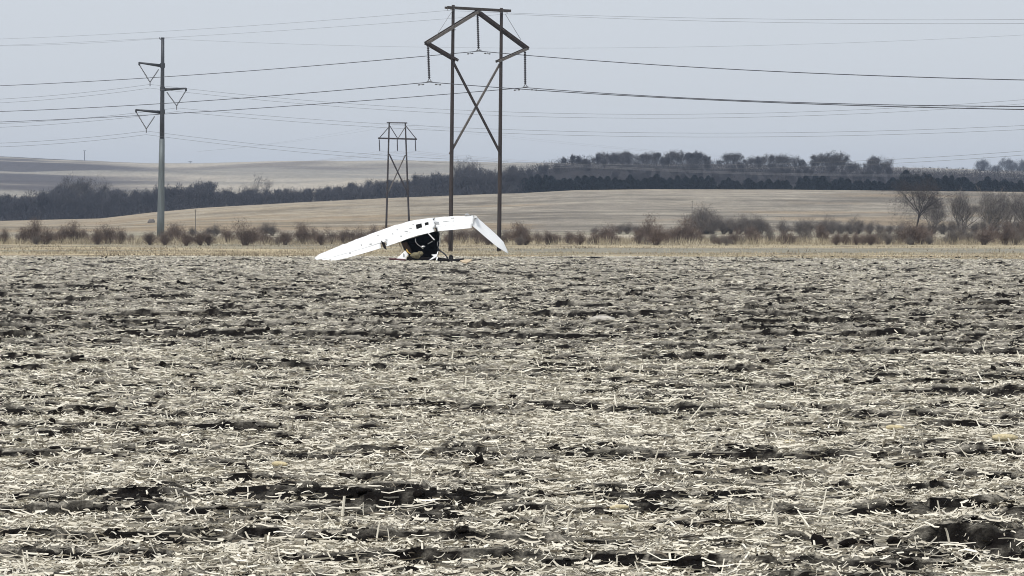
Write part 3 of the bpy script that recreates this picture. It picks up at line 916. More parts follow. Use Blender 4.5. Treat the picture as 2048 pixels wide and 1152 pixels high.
def on_frame(px, row, off=0.0, base=hbase, c=cdir):
    """point in the vertical plane of the frame seen at (px,row), moved 'off' metres toward the viewer; local to base"""
    # ray (0,0,CAM_H)+k*(u, v, w) meets plane normal l
    l = Vector((-c.y, c.x, 0))
    d = at(px, row, 100.0) - Vector((0, 0, CAM_H))
    o = Vector((0, 0, CAM_H))
    k = (base - o).dot(l) / d.dot(l)
    return o + d * k - base - l * off


def hz(p):
    q = Vector(p); return q


pl_t, pr_t = on_frame(906.5, 10), on_frame(1003, 16)
pl_b, pr_b = on_frame(901, 503), on_frame(998, 503)
for a, b in ((pl_b, pl_t), (pr_b, pr_t)):
    wb = Vector((b.x * .0 + a.x, a.y, H1(hbase.x + a.x, hbase.y + a.y) - hbase.z - .3))
    m = MB(); m.tube([wb.lerp(b, t) for t in np.linspace(0, 1, 9)], [.21 - .065 * t for t in np.linspace(0, 1, 9)], 12)
    m.build('pole', M_wood, hroot, True)
m = MB(); m.bar(on_frame(892, 15, .22), on_frame(1018.5, 22, .22), .16, .24); m.build('crossarm', M_wood2, hroot)
m = MB(); m.bar(on_frame(893, 15, -.22), on_frame(1017, 22, -.22), .16, .2); m.build('crossarm', M_wood2, hroot)
AL, AR = (853, 86), (1054, 97)
for off in (.25, -.25):
    m = MB(); m.bar(on_frame(AL[0], AL[1], off), on_frame(957, 22, off), .14, .26); m.build('upper_arm', M_greylitwood if off > 0 else M_wood2, hroot)  # paler colour paints in the light on this left arm
    m = MB(); m.bar(on_frame(AR[0], AR[1], off), on_frame(953, 22, off), .14, .26); m.build('upper_arm', M_wood, hroot)
    m = MB(); m.bar(on_frame(AL[0], AL[1], off), on_frame(913, 121, off), .14, .24); m.build('lower_arm', M_wood, hroot)
    m = MB(); m.bar(on_frame(AR[0], AR[1], off), on_frame(995, 123, off), .14, .22); m.build('lower_arm', M_greylitwood if off > 0 else M_wood2, hroot)  # same painted light on the lower right arm
m = MB(); m.bar(on_frame(904, 124, .18), on_frame(999, 308, .18), .12, .22); m.build('cross_brace', M_wood, hroot)
m = MB(); m.bar(on_frame(1002, 128, -.2), on_frame(902, 308, -.2), .12, .2); m.build('cross_brace', M_greylitwood, hroot)  # paler colour stands for the light on this brace
for a, b in (((901, 22), (870, 70)), ((1007, 29), (1038, 80))):
    m = MB(); m.tube([on_frame(*a, .3), on_frame(*b, .3)], .022, 5); m.build('tie_rod', M_hw, hroot)
for px_, row_ in ((905, 18), (1003, 23), (957, 23), (855, 86), (1052, 97), (911, 120), (998, 122), (906, 60), (1003, 60)):
    m = MB(); p = on_frame(px_, row_, .36); q = on_frame(px_, row_, -.3); m.tube([p, q], .05, 6); m.build('bolt', M_hw, hroot)
phases = [((856, 92), (858.5, 157), (859, 163)), ((955, 26), (957, 97), (957.5, 101)), ((1050, 103), (1050.5, 168), (1051, 174))]
for (a, b, c_) in phases:
    insulator(on_frame(*a), on_frame(*b), hroot, .125, 18)
    m = MB(); p = on_frame(*b); e = on_frame(*c_)
    m.bar(p + ldir * .02, e + ldir * .3, .05, .05); m.bar(p - ldir * .02, e - ldir * .3, .05, .05); m.bar(e + ldir * .42, e - ldir * .42, .06, .07)
    m.build('suspension_yoke', M_hw, hroot)


def span_to(p0, hdir, px, row, sag, over=1.3, n=22):
    """wire from p0 along horizontal dir until it is seen at column px, where it is seen at row; goes on past the frame"""
    u = (px - 1024) / F
    # (p0.x + t*hx) = u' * (p0.y + t*hy), u' corrected for pitch is negligible
    t = (u * p0.y - p0.x) / (hdir.x - u * hdir.y)
    e = p0 + hdir * t
    e = at(px, row, e.y)
    out = []
    for k in range(n + 1):
        s = over * k / n
        p = p0.lerp(e, s) if s <= 1 else p0 + (e - p0) * s
        out.append(Vector((p.x, p.y, p.z - 4 * sag * s * (1 - s))))
    return out


def wire(name, p0, spans, r, mat_, label, cat='wire', group=None, dampers=False, gap=0):
    """spans: list (hdir, px, row, sag, over); one thing through the support at p0; gap>0 makes a twin bundle"""
    a = span_to(p0, *spans[0]); b = span_to(p0, *spans[1])
    pts = a[::-1] + b[1:]
    root = None
    if not gap and not dampers:
        m = MB(); m.tube([p - p0 for p in pts], r, 5)
        o = m.build(name, mat_); o.location = p0
        return tag(o, label, cat, group)
    root = thing(name, label, cat, p0, 0, group)
    for z in ([gap / 2, -gap / 2] if gap else [0]):
        m = MB(); m.tube([p - p0 + Vector((0, 0, z)) for p in pts], r, 5); m.build('strand', mat_, root)
    if dampers:
        for k, q in ((0, a), (1, b)):
            d = (q[1] - q[0]).normalized()
            m = MB(); c = d * 1.35 + Vector((0, 0, -.16))
            m.tube([c - d * .42, c - d * .25], .07, 6); m.tube([c + d * .25, c + d * .42], .07, 6); m.tube([c - d * .3, c + d * .3], .02, 5)
            m.bar(c, c + Vector((0, 0, .17)), .04, .04, (0, 1, 0))
            m.build('vibration_damper', M_hw, root)
    return root


G1 = 'conductors of the near wooden tower'
nm = ['left', 'middle', 'right']
lab = ['dark conductor hung from the left arm of the near diamond tower', 'dark conductor hung from the middle of the near diamond tower',
       'dark conductor hung from the right arm of the near diamond tower']
ends = [((0, 223), (2048, 219)), ((0, 171.5), (2048, 160)), ((0, 244), (2048, 213))]
for (a, b, c_), l, (e0, e1) in zip(phases, lab, ends):
    p0 = on_frame(*c_) + hbase + Vector((0, 0, -.06))
    wire('conductor', p0, [(ldir, *e0, .35, 1.25), (-ldir, *e1, .4, 1.2)], .034, M_wire, l, 'wire', G1, True)
G2 = 'thin shield wires on top of the near wooden tower'
for (a, e0, e1, l) in (((895, 21), (0, 78), (2048, 39), 'thin pale shield wire from the left end of the near tower top'),
                       ((1014, 28), (0, 91), (2048, 47), 'thin pale shield wire from the right end of the near tower top')):
    wire('shield_wire', on_frame(*a) + hbase, [(ldir, *e0, .3, 1.2), (-ldir, *e1, .3, 1.2)], .011, M_wiregrey, l, 'wire', G2)
for a in ((895, 21), (1014, 28)):
    m = MB(); p = on_frame(*a); m.tube([p + Vector((0, 0, .3)), p + Vector((0, .05, .15)), p], .035, 5); m.build('wire_clamp', M_hw, hroot)

# steel monopole
SD = 375.0
sb = ground(321, SD)
sroot = thing('steel_pole', 'tall grey steel transmission pole with three staggered arms standing at the left', 'pylon', sb)


def loc(px, row, d, base, dy=0):
    return at(px, row, d) + Vector((0, dy, 0)) - base


top, mid, bot = loc(325.5, 77, SD, sb), loc(324, 283, SD, sb), Vector((0, 0, -.3))
m = MB(); m.tube([mid.lerp(top, t) for t in np.linspace(0, 1, 5)], [.37 - .13 * t for t in np.linspace(0, 1, 5)], 12); m.build('upper_shaft', M_steeldark, sroot, True)
m = MB(); m.tube([bot.lerp(mid + Vector((0, 0, .4)), t) for t in np.linspace(0, 1, 5)], [.58 - .17 * t for t in np.linspace(0, 1, 5)], 12); m.build('lower_shaft', M_steelpole, sroot, True)
m = MB(); m.tube([bot, bot + Vector((0, 0, .9))], .72, 12); m.build('footing', M_stone, sroot)
for r_ in (131, 178, 224):
    m = MB(); m.tube([loc(325, r_ + 4.5, SD, sb), loc(325, r_ - 4.5, SD, sb)], .38, 12); m.build('collar', M_steeldark, sroot)
m = MB(); m.tube([loc(326, 79, SD, sb), loc(320, 78, SD, sb), loc(319, 75, SD, sb)], .09, 6); m.build('wire_bracket', M_steeldark, sroot)
m = MB(); m.tube([top, top + Vector((0, 0, .15))], .27, 12); m.build('cap', M_steeldark, sroot)
vs = []
for (ax, ar, ix, ir, vx, vr, jx, jr) in ((281, 126.5, 322, 131.5, 301.5, 165, 318, 139), (370, 176, 328, 179, 352, 211, 333, 184), (274.5, 220.5, 320, 224.5, 294, 258, 310, 233)):
    m = MB(); dy = -1.2 if ax < 325 else 1.2
    m.tube([loc(ix, ir, SD, sb), loc(ax, ar, SD, sb, dy)], [.24, .13], 8); m.build('arm', M_steeldark, sroot, True)
    m = MB(); m.tube([loc(ax, ar - 1, SD, sb, dy), loc(ax, ar + 5, SD, sb, dy)], .15, 8); m.build('arm_tip', M_steeldark, sroot)
    insulator(loc(ax, ar + 4, SD, sb, dy), loc(vx, vr, SD, sb, dy * .6), sroot, .1, 12, M_insgrey)
    insulator(loc(jx, jr, SD, sb, dy * .3), loc(vx, vr, SD, sb, dy * .6), sroot, .1, 12, M_insgrey)
    m = MB(); m.tube([loc(vx, vr - 1, SD, sb, dy * .6), loc(vx, vr + 8, SD, sb, dy * .6)], .07, 6); m.build('yoke', M_hw, sroot)
    vs.append(loc(vx, vr + 8, SD, sb, dy * .6) + sb)
lt, rt = Vector((-.96, -.28, 0)), Vector((.96, -.28, 0))
G3 = 'twin conductors of the steel pole'


def wire3(name, p0, lpts, rspan, r, gap, label, group):
    return wire(name, p0, [lpts, rspan], r, M_wiregrey, label, 'wire', group, False, gap)


# (hdir, px, row, sag, over)
wire3('conductor', vs[0], (lt, 0, 202, .25, 1.4), (rt, 2048, 203.5, 3.1, 1.08), .02, .55, 'thin twin conductor hung from the upper left arm of the steel pole', G3)
wire3('conductor', vs[1], (lt, 0, 251, .3, 1.4), (rt, 2048, 255, 2.2, 1.08), .02, .55, 'thin twin conductor hung from the right arm of the steel pole', G3)
wire3('conductor', vs[2], (lt, 0, 290, .25, 1.4), (rt, 2048, 306, 3.3, 1.08), .02, .55, 'thin twin conductor hung from the lower left arm of the steel pole', G3)
wire('shield_wire', loc(319.5, 77, SD, sb) + sb, [(lt, 0, 92, .2, 1.4), (rt, 2048, 70, 1.6, 1.08)], .012, M_wiregrey, 'single thin shield wire from the tip of the steel pole', 'wire')

# second, smaller H frame farther back
H2D = 500.0
b2 = ground(796, H2D)
r2 = thing('transmission_tower', 'smaller wooden two pole transmission tower with straight crossarm behind the left wing', 'pylon', b2)
c2 = Vector((math.cos(R(25)), math.sin(R(25)), 0)); l2 = Vector((-c2.y, c2.x, 0))


def f2(px, row, off=0.0):
    return on_frame(px, row, off, b2, c2)


for (a, b) in (((772, 472), (778.5, 244)), ((819, 472), (810.5, 245))):
    pa, pb = f2(*a), f2(*b); pa.z = H1(b2.x + pa.x, b2.y + pa.y) - b2.z - .3
    m = MB(); m.tube([pa.lerp(pb, t) for t in np.linspace(0, 1, 6)], [.21 - .07 * t for t in np.linspace(0, 1, 6)], 10); m.build('pole', M_wood, r2, True)
for (a, b, w, h, nm_, mm, off) in (((773, 245.5), (813.5, 246), .15, .22, 'crossarm', M_wood2, .2), ((755.5, 276.5), (833, 278.5), .16, .3, 'crossarm', M_wood, .22),
                              ((779, 252), (758, 276), .1, .14, 'arm_brace', M_wood2, .2), ((779, 252), (794, 276), .1, .14, 'arm_brace', M_wood, .2),
                              ((811, 252), (796, 276), .1, .14, 'arm_brace', M_greylitwood, .2), ((811, 252), (831, 277), .1, .14, 'arm_brace', M_wood, .2),
                              ((777.5, 308), (815.5, 388), .14, .26, 'cross_brace', M_wood, .2), ((811.5, 310), (777, 385), .14, .22, 'cross_brace', M_greylitwood, -.2)):  # grey braces are paler as painted light from the left
    m = MB(); m.bar(f2(*a, off), f2(*b, off), w, h); m.build(nm_, mm, r2)
G4 = 'conductors of the far wooden tower'
for (ax, bx, l, er, el) in ((758.5, 759.5, 'left', 352, 334), (794.5, 795, 'middle', 350, 332), (830.5, 831.5, 'right', 348, 330)):
    insulator(f2(ax, 279), f2(bx, 302), r2, .13, 12)
    p0 = f2(bx, 302.5) + b2
    wire('conductor', p0, [(Vector((-.75, .66, 0)), 440, el, .6, 1.1), (Vector((.9, .43, 0)), 1830, er, 1.4, 1.02)], .016, M_wirepale,
         f'thin pale conductor hung from the {l} insulator of the smaller far tower', 'wire', G4)
for (ax, l, er) in ((773.5, 'left', 332), (813.5, 'right', 330)):
    wire('shield_wire', f2(ax, 247) + b2, [(Vector((-.75, .66, 0)), 430, 300, .5, 1.1), (Vector((.9, .43, 0)), 1830, er, 1.4, 1.02)], .007, M_wiregrey,
         f'faint shield wire from the {l} pole top of the smaller far tower', 'wire', 'shield wires of the far wooden tower')

# slim posts and masts
def post(px, d, toprow, r, name, label, cat, m_):
    g_ = ground(px, d); t = at(px, toprow, d)
    root = thing(name, label, cat, g_)
    hgt = t.z - g_.z
    m = MB(); m.tube([Vector((0, 0, -.3)), Vector((.02, 0, hgt))], [r, r * .7], 8); m.build('shaft', m_, root)
    m = MB(); m.bar(Vector((-r * 3, 0, hgt - .25)), Vector((r * 3, 0, hgt - .25)), r, r * 1.2); m.build('crosspiece', m_, root)


post(391, 420, 419, .07, 'wooden_post', 'thin grey post standing in the pale pasture right of the steel pole', 'post', M_greylitwood)
post(1384, 480, 401, .06, 'wooden_post', 'thin grey post beside the tall brush clump on the right slope', 'post', M_greylitwood)
post(170, 2600, 301, .45, 'radio_mast', 'faint thin mast on the far left hilltop', 'mast', M_hw)
post(381, 2620, 323, .6, 'radio_mast', 'tiny stub of a mast on the far hill crest right of the steel pole', 'mast', M_hw)
# bale like heap on the slope
hp = ground(303, 690); bv, bf = bmesh_ico(2)
o = np_mesh('straw_heap', bv * (1 + np.random.default_rng(8).uniform(-.2, .2, (len(bv), 1))) * np.array([1.1, .8, .7]), bf, M_greylitwood); o.location = hp + Vector((0, 0, .4))
tag(o, 'small grey heap lying on the tan slope left of the steel pole', 'heap')

# ------------------------------------------------------------------ trees and shrubs
def tri_cloud(P, D, L, W, r_):
    """thin triangles from points P along D"""
    n = len(P)
    q = r_.normal(size=(n, 3)); c = np.cross(D, q); c /= np.linalg.norm(c, axis=1)[:, None] + 1e-9
    V = np.stack([P - c * W[:, None] / 2, P + c * W[:, None] / 2, P + D * L[:, None]], 1).reshape(-1, 3)
    return V, np.arange(n * 3).reshape(n, 3)


def gen_tree(seed, h, spread, stems=1, fork=.3, levels=4, twigs=2200, tl=.9, tw=.06, trunk_r=.2, up=.55, droop=0, fuzz=.3, fill=0):
    """returns (limb MB, twig verts, twig faces)"""
    rr = random.Random(seed); r_ = np.random.default_rng(seed)
    mb = MB(); tips = []

    def grow(p, d, L, rad, lev):
        n = 4; pts = [p]; q = p.copy(); dd_ = d.copy()
        for i in range(n):
            dd_ = (dd_ + Vector((rr.gauss(0, .13), rr.gauss(0, .13), rr.gauss(.05, .08) - droop * lev * .04))).normalized()
            q = q + dd_ * (L / n); pts.append(q.copy())
            if lev >= 2: tips.append((q.copy(), dd_.copy(), lev))
        mb.tube(pts, [rad * (1 - .45 * i / n) for i in range(n + 1)], 6 if lev == 0 else (4 if lev < 3 else 3), False)
        if lev >= levels: return
        k = rr.randint(3, 4) if lev else rr.randint(4, 6)
        for i in range(k):
            t = rr.uniform(.35, 1.0) if lev else rr.uniform(fork, 1.0)
            if i == 0: t = 1.0
            j = min(int(t * n), n - 1); pp = pts[j].lerp(pts[j + 1], t * n - j)
            a = rr.uniform(0, 2 * math.pi); sp = spread * rr.uniform(.6, 1.25) * (.4 if i == 0 else 1)
            side = Vector((math.cos(a), math.sin(a), rr.uniform(-.1, .5)))
            nd = (dd_ * (1 - sp * .4) + side * sp + Vector((0, 0, up * .4))).normalized()
            grow(pp, nd, L * rr.uniform(.5, .78), rad * .52 * rr.uniform(.8, 1.1), lev + 1)

    for s in range(stems):
        a = 2 * math.pi * s / stems + rr.uniform(-.5, .5)
        tilt = 0 if stems == 1 else rr.uniform(.3, .7)
        d0 = Vector((math.cos(a) * tilt, math.sin(a) * tilt, 1)).normalized()
        grow(Vector((math.cos(a) * .15 * (stems > 1), math.sin(a) * .15 * (stems > 1), -.2)), d0, h * .42 * rr.uniform(.9, 1.1), trunk_r * (1 if stems == 1 else .75), 0)
    T = np.array([t[0][:] for t in tips]); Dd = np.array([t[1][:] for t in tips])
    top = T[:, 2].max(); k = h / top * .95
    mb.v = [(v[0] * k, v[1] * k, v[2] * k) for v in mb.v]; T = T * k
    i = r_.integers(0, len(T), twigs)
    D = Dd[i] + r_.normal(0, .6, (twigs, 3)); D[:, 2] += .25; D /= np.linalg.norm(D, axis=1)[:, None]
    P = T[i] + r_.normal(0, fuzz, (twigs, 3))
    if fill:
        m_ = r_.uniform(0, 1, twigs) < fill              # fine growth lower down fills the crown out
        g_ = r_.normal(size=(twigs, 3)); g_ /= np.linalg.norm(g_, axis=1)[:, None]; g_ *= r_.uniform(.1, 1, twigs)[:, None]**.45
        lob = 1 + .25 * np.sin(g_[:, 0] * 5 + seed) * np.sin(g_[:, 1] * 4 + g_[:, 2] * 5)
        wd = np.percentile(np.hypot(T[:, 0], T[:, 1]), 88) * 1.15
        E = g_ * lob[:, None] * np.array([wd, wd, h * .43]) + np.array([0, 0, h * .53])
        P = np.where(m_[:, None], E, P)
    V, Fc = tri_cloud(P, D, r_.uniform(.4, 1.2, twigs) * tl, r_.uniform(.6, 1.4, twigs) * tw, r_)
    return mb, V, Fc


def proto_tree(name, seed, bark, twig, **kw):
    mb, V, Fc = gen_tree(seed, **kw)
    root = bpy.data.objects.new(name, None); COL.objects.link(root)
    a = mb.build('trunk', bark, root, True); b = np_mesh('crown', V, Fc, twig, root)
    return [root, a, b, False]


def proto_shrub(name, seed, twig, h, w, stems=26, twigs=1500, tw=.024):
    rr = random.Random(seed); r_ = np.random.default_rng(seed)
    mb = MB(); P = []; D = []
    for s in range(stems):
        a = rr.uniform(0, 2 * math.pi); lean = rr.uniform(.05, 1.0)**.8; wj = w / 2 * (1 + .35 * math.sin(2 * a + seed))
        tip = Vector((math.cos(a) * lean * wj, math.sin(a) * lean * wj, h * math.sqrt(max(.08, 1 - lean**2 * .9)) * rr.uniform(.5, 1.05) * (1 + .2 * math.sin(a + seed * 2))))
        b = Vector((math.cos(a) * .3 * rr.random(), math.sin(a) * .3 * rr.random(), -.1))
        midp = b.lerp(tip, .5) + Vector((0, 0, h * .1)) - Vector((tip.x, tip.y, 0)) * .1
        mb.tube([b, midp, tip * .92], [.022, .014, .006], 3, False)
        for k in range(twigs // stems):
            t = rr.uniform(.12, 1)**.6
            p = b.lerp(midp, t * 2) if t < .5 else midp.lerp(tip, t * 2 - 1)
            q = .09 * w * (.4 + t)
            p = p + Vector((rr.gauss(0, q), rr.gauss(0, q), rr.gauss(0, .06 * h)))
            p.z = abs(p.z)
            P.append(p[:]); d = (tip - b).normalized() * .5 + Vector((rr.gauss(0, .7), rr.gauss(0, .7), rr.gauss(.3, .5))); D.append(d.normalized()[:])
    P, D = np.array(P), np.array(D)
    V, Fc = tri_cloud(P, D, r_.uniform(.12, .4, len(P)) * (h / 2.4) + .05, r_.uniform(.6, 1.4, len(P)) * tw, r_)
    root = bpy.data.objects.new(name, None); COL.objects.link(root)
    a = mb.build('stems', twig, root); b = np_mesh('twigs', V, Fc, twig, root)
    return [root, a, b, False]


def proto_cedar(seed, h, w, n=2000):
    r_ = np.random.default_rng(seed)
    t = r_.uniform(0, 1, n)**.75                # height fraction
    lump = 1 + .22 * np.sin(t * 17 + seed) + .15 * r_.normal(size=n)
    a = r_.uniform(0, 2 * math.pi, n)
    rad = (w / 2) * np.clip(1 - t, 0, 1)**.72 * lump * (.45 + .55 * np.sqrt(r_.uniform(0, 1, n))) * (1 + .18 * np.sin(3 * a + seed))
    P = np.stack([np.cos(a) * rad, np.sin(a) * rad, t * h * .97 + .1], -1)
    D = np.stack([np.cos(a), np.sin(a), r_.normal(.35, .4, n)], -1) + r_.normal(0, .3, (n, 3)); D /= np.linalg.norm(D, axis=1)[:, None]
    V, Fc = tri_cloud(P, D, r_.uniform(.35, .8, n), r_.uniform(.25, .55, n), r_)
    root = bpy.data.objects.new('cedar_tree', None); COL.objects.link(root)
    m = MB(); m.tube([Vector((0, 0, -.3)), Vector((0, 0, h * .9))], [.16, .03], 6, False)
    x_ = m.build('trunk', M_bark, root); y_ = np_mesh('crown', V, Fc, M_needle, root)
    return [root, x_, y_, False]


def put(proto, p, rz, s, label, cat, group, sz=None):
    root, a, b, used = proto
    if not used:
        proto[3] = True; o = root
    else:
        o = root.copy(); COL.objects.link(o)
        for ch in (a, b):
            c = ch.copy(); COL.objects.link(c); c.parent = o
    o.location = p; o.rotation_euler = (0, 0, rz); o.scale = (s, s, sz or s)
    for k in ('label', 'category', 'group'):
        if k in o: del o[k]
    tag(o, label, cat, group)
    return o


rt_ = random.Random(11)
# -- fence row shrubs at about 330 m
SH = [proto_shrub('shrub', 100 + k, M_shrub, 2.4, 3.0, 40, 4200) for k in range(5)]
SG = [proto_shrub('shrub', 120 + k, M_shrubgrey, 2.4, 3.1, 34, 3600) for k in range(4)]
special = {70: 'large rounded reddish bush at the left end of the fence row', 490: 'large bare bush with a forked base right of the steel pole',
           1213: 'broad brown bush in the fence row right of the near tower', 1293: 'tall dark bush sticking up in the fence row below the slope',
           1468: 'bush with a bare forked base below the dark brush clump', 1644: 'rounded bush with pale stems at its base in the right fence row',
           1822: 'largest reddish thicket of the fence row at the right', 215: 'wide reddish bush just left of the steel pole foot',
           1040: 'rounded grey brown bush just right of the near tower foot'}


def shrub_zone(px):
    if px < 300: return 'reddish bare bush in the fence row left of the steel pole'
    if px < 640: return 'reddish bare bush in the fence row between steel pole and wreck'
    if px < 900: return 'reddish bare bush in the fence row behind the wreck'
    if px < 1400: return 'reddish bare bush in the fence row just right of the near tower'
    if px < 1720: return 'bare bush in the fence row below the right slope'
    return 'bare bush in the fence row below the big bare trees'


row_px = [(8, 26), (45, 27), (70, 42), (92, 30), (122, 30), (150, 37), (170, 24), (195, 28), (215, 36), (240, 28), (262, 16), (300, 26), (330, 26), (352, 34), (372, 30), (400, 30), (418, 24),
          (455, 30), (490, 43), (505, 30), (530, 24), (570, 28), (606, 38), (625, 26), (642, 24), (662, 28), (690, 30), (705, 26), (725, 30), (748, 30), (772, 30), (795, 26),
          (900, 28), (925, 30), (955, 34), (975, 26), (1012, 26), (1040, 40), (1052, 30), (1075, 24), (1096, 26), (1112, 20), (1140, 24), (1158, 24), (1190, 22), (1213, 36), (1225, 24), (1280, 24), (1293, 48),
          (1312, 36), (1332, 26), (1352, 34), (1368, 44), (1382, 30), (1400, 24), (1440, 18), (1468, 28), (1500, 30), (1515, 26), (1540, 28), (1566, 24), (1580, 22), (1612, 28), (1644, 32), (1672, 22),
          (1690, 22), (1712, 22), (1740, 26), (1758, 28), (1775, 24), (1800, 32), (1822, 42), (1840, 36), (1850, 28), (1905, 30), (1925, 34), (1945, 26), (1968, 32), (1985, 30), (2010, 42), (2030, 34), (2050, 40)]
for px_, hp_ in row_px:
    d = 322 + rt_.uniform(-14, 22); p = ground(px_, d); hm = hp_ * d / F
    put(rt_.choice(SH + SG if px_ > 1400 and px_ not in special else SH), p, rt_.uniform(0, 6), hm / 2.25 * rt_.uniform(.9, 1.2), special.get(px_, shrub_zone(px_)), 'bush', 'bare bushes along the fence row', hm / 2.2)
for px_ in list(range(-90, 2150, 23)):       # low growth between them
    if rt_.random() < (.65 if px_ < 1000 else .5): continue
    d = 318 + rt_.uniform(-10, 30); p = ground(px_ + rt_.uniform(-9, 9), d); hm = rt_.uniform(9, 20) * d / F
    put(rt_.choice(SG), p, rt_.uniform(0, 6), hm / 2.2, 'low grey bush filling the fence row between taller bushes', 'bush', 'low bushes in the fence row')
# grey growth behind the row
for px_, hp_, d in [(430, 24, 430), (416, 16, 430), (530, 26, 440), (545, 22, 440), (385, 18, 430), (345, 20, 420), (1045, 22, 430), (1190, 14, 470), (1240, 20, 480), (1255, 22, 480), (1275, 16, 480),
                    (1402, 52, 480), (1408, 48, 484), (1418, 44, 484), (1425, 34, 478), (1447, 30, 480), (1462, 30, 482), (1478, 32, 478), (1492, 36, 482), (1505, 34, 484), (1520, 34, 480), (1535, 22, 480),
                    (1566, 28, 470), (1600, 28, 472), (1616, 30, 470), (1648, 32, 470), (1664, 30, 474), (1680, 24, 470), (1700, 26, 470), (1715, 32, 474), (1740, 34, 468), (1758, 30, 470), (1780, 28, 472),
                    (1800, 30, 470), (1842, 28, 470), (1865, 34, 468), (1885, 34, 472), (1905, 36, 470), (1925, 30, 470), (1950, 32, 470), (1970, 36, 468), (1992, 36, 470), (2015, 40, 472), (2036, 40, 470), (2060, 40, 470)]:
    p = ground(px_, d); hm = hp_ * d / F * (.72 if px_ > 1720 else 1)
    z_ = ('grey bush on the pasture behind the fence row left of the wreck' if px_ < 700 else 'grey bush at the foot of the slope right of the near tower' if px_ < 1390 else
          'tall grey brush in the dark clump at the foot of the slope' if px_ < 1550 else 'grey brush under and beside the big bare trees at the right')
    put(rt_.choice(SG), p, rt_.uniform(0, 6), hm / 2.2, z_, 'bush', 'grey bushes behind the fence row')

# -- big bare cottonwoods at the right
BIG = [proto_tree('bare_tree', 231, M_bark, M_twig, h=11, spread=.85, stems=2, fork=.3, levels=4, twigs=10000, tl=.8, tw=.024, trunk_r=.24, up=.35, droop=1, fill=.45),
       proto_tree('bare_tree', 242, M_barkpale, M_twig, h=10, spread=.95, stems=4, fork=.3, levels=4, twigs=7500, tl=.7, tw=.018, trunk_r=.36, up=.5, fill=0),
       proto_tree('bare_tree', 253, M_barkpale, M_twig, h=10, spread=1.0, stems=6, fork=.3, levels=4, twigs=7500, tl=.7, tw=.018, trunk_r=.36, up=.5, fill=0)]
for k, px_, hp_, d, l in [(0, 1830, 92, 470, 'spreading dark bare tree leftmost of the big trees at right'), (1, 1868, 66, 500, 'slim faint bare tree behind the spreading dark tree at right'),
                          (1, 1924, 84, 470, 'pale barked bare tree with a narrow fan of limbs'), (2, 1980, 88, 465, 'pale barked bare tree with widely fanned limbs near the right edge'),
                          
                          (1, 2018, 84, 482, 'slimmer pale bare tree between the fanned tree and the right edge'),
                          (2, 2062, 92, 470, 'bare tree cut by the right edge with a low hanging limb')]:
    p = ground(px_, d); put(BIG[k], p, rt_.uniform(0, 6), hp_ * d / F / 8.2, l, 'tree', 'big bare trees at the foot of the slope')

# -- woodland on the ridge
BT = [proto_tree('bare_tree', 300 + k, M_bark, M_twigdark, h=10, spread=.6 + .05 * (k % 3), stems=1 + (k % 2), fork=.25, levels=3, twigs=5200, tl=1.1, tw=.09, trunk_r=.2, up=.6, fill=.55) for k in range(6)]
M_twigcrest = mat('crest_twigs', (.085, .078, .074), .9, .3, (.3, .3, .3), 0, 0, .1)
BL = [proto_tree('bare_tree', 330 + k, M_bark, M_twigcrest, h=10, spread=.55 + .06 * k, stems=1 + (k % 2), fork=.3, levels=4, twigs=5200, tl=.9, tw=.05, trunk_r=.16, up=.55, fill=.4) for k in range(4)]
THIN = proto_tree('bare_tree', 377, M_bark, M_twigcrest, h=10, spread=.6, stems=3, fork=.3, levels=3, twigs=1500, tl=1.0, tw=.045, trunk_r=.12, up=.6)
topL = prof([-200, 0, 60, 100, 140, 165, 200, 228, 250, 300, 360, 395, 420, 445, 500, 560, 620, 680, 720, 800, 850, 900, 935, 970, 1024, 1060], [382, 382, 384, 382, 375, 381, 374, 374, 377, 376, 370, 364, 368, 380, 376, 376, 378, 368, 360, 347, 350, 346, 334, 340, 340, 345])


def wood_zone(q):
    if q < 318: return 'bare blue grey tree in the dense wood left of the steel pole'
    if q < 760: return 'bare blue grey tree in the dense wood between steel pole and far tower'
    return 'bare blue grey tree in the dense wood behind the two wooden towers'


def cedar_zone(q):
    if q < 1110: return 'dark cedar in the tall block at the left end of the evergreen row'
    if q < 1240: return 'dark cedar in the low even stretch left of the first pointed tip'
    if q < 1432: return 'dark cedar under the long crest clump of bare trees'
    if q < 1580: return 'small dark cedar in the gapped stretch of the evergreen row'
    if q < 1780: return 'dark cedar below the rounded bare trees of the crest'
    return 'dark cedar in the row above the big bare trees at right'


for px_ in np.arange(-70, 1050, 11.0):
    for lay in range(2):
        pxx = px_ + rt_.uniform(-5, 5); d = 912 + lay * 26 + rt_.uniform(0, 14)
        p = ground(pxx, d); tr = float(topL(pxx)) + rt_.uniform(0, 22) - (2 if lay else -4)
        base_row = HOR - (p.z - CAM_H) * F / d
        hm = max(4.0, (base_row - tr) * d / F)
        put(rt_.choice(BT), p, rt_.uniform(0, 6), hm / 9.6, wood_zone(pxx), 'tree', 'bare trees of the dense wood on the left ridge', hm / 9.4)
for px_, tr, l in [(520, 346, 'thin pale bare tree rising above the dense wood left of the far tower'), (140, 354, 'ragged bare tree standing above the far left of the wood'),
                   (196, 357, 'broad bare tree rising above the wood left of the steel pole'), (404, 363, 'rounded bare tree above the wood right of the steel pole'), (478, 366, 'sparse bare tree beside the thin pale tree over the wood'),
                   (935, 318, 'pair of bare crowns peeping over the wood left of the near tower'), (1012, 328, 'bare tree rising over the wood right of the near tower pole')]:
    d = 955; p = ground(px_, d); base_row = HOR - (p.z - CAM_H) * F / d
    put(THIN if px_ in (520, 478) else rt_.choice(BL), p, rt_.uniform(0, 6), (base_row - tr) * d / F / 9.6, l, 'tree', 'bare trees rising above the left wood')


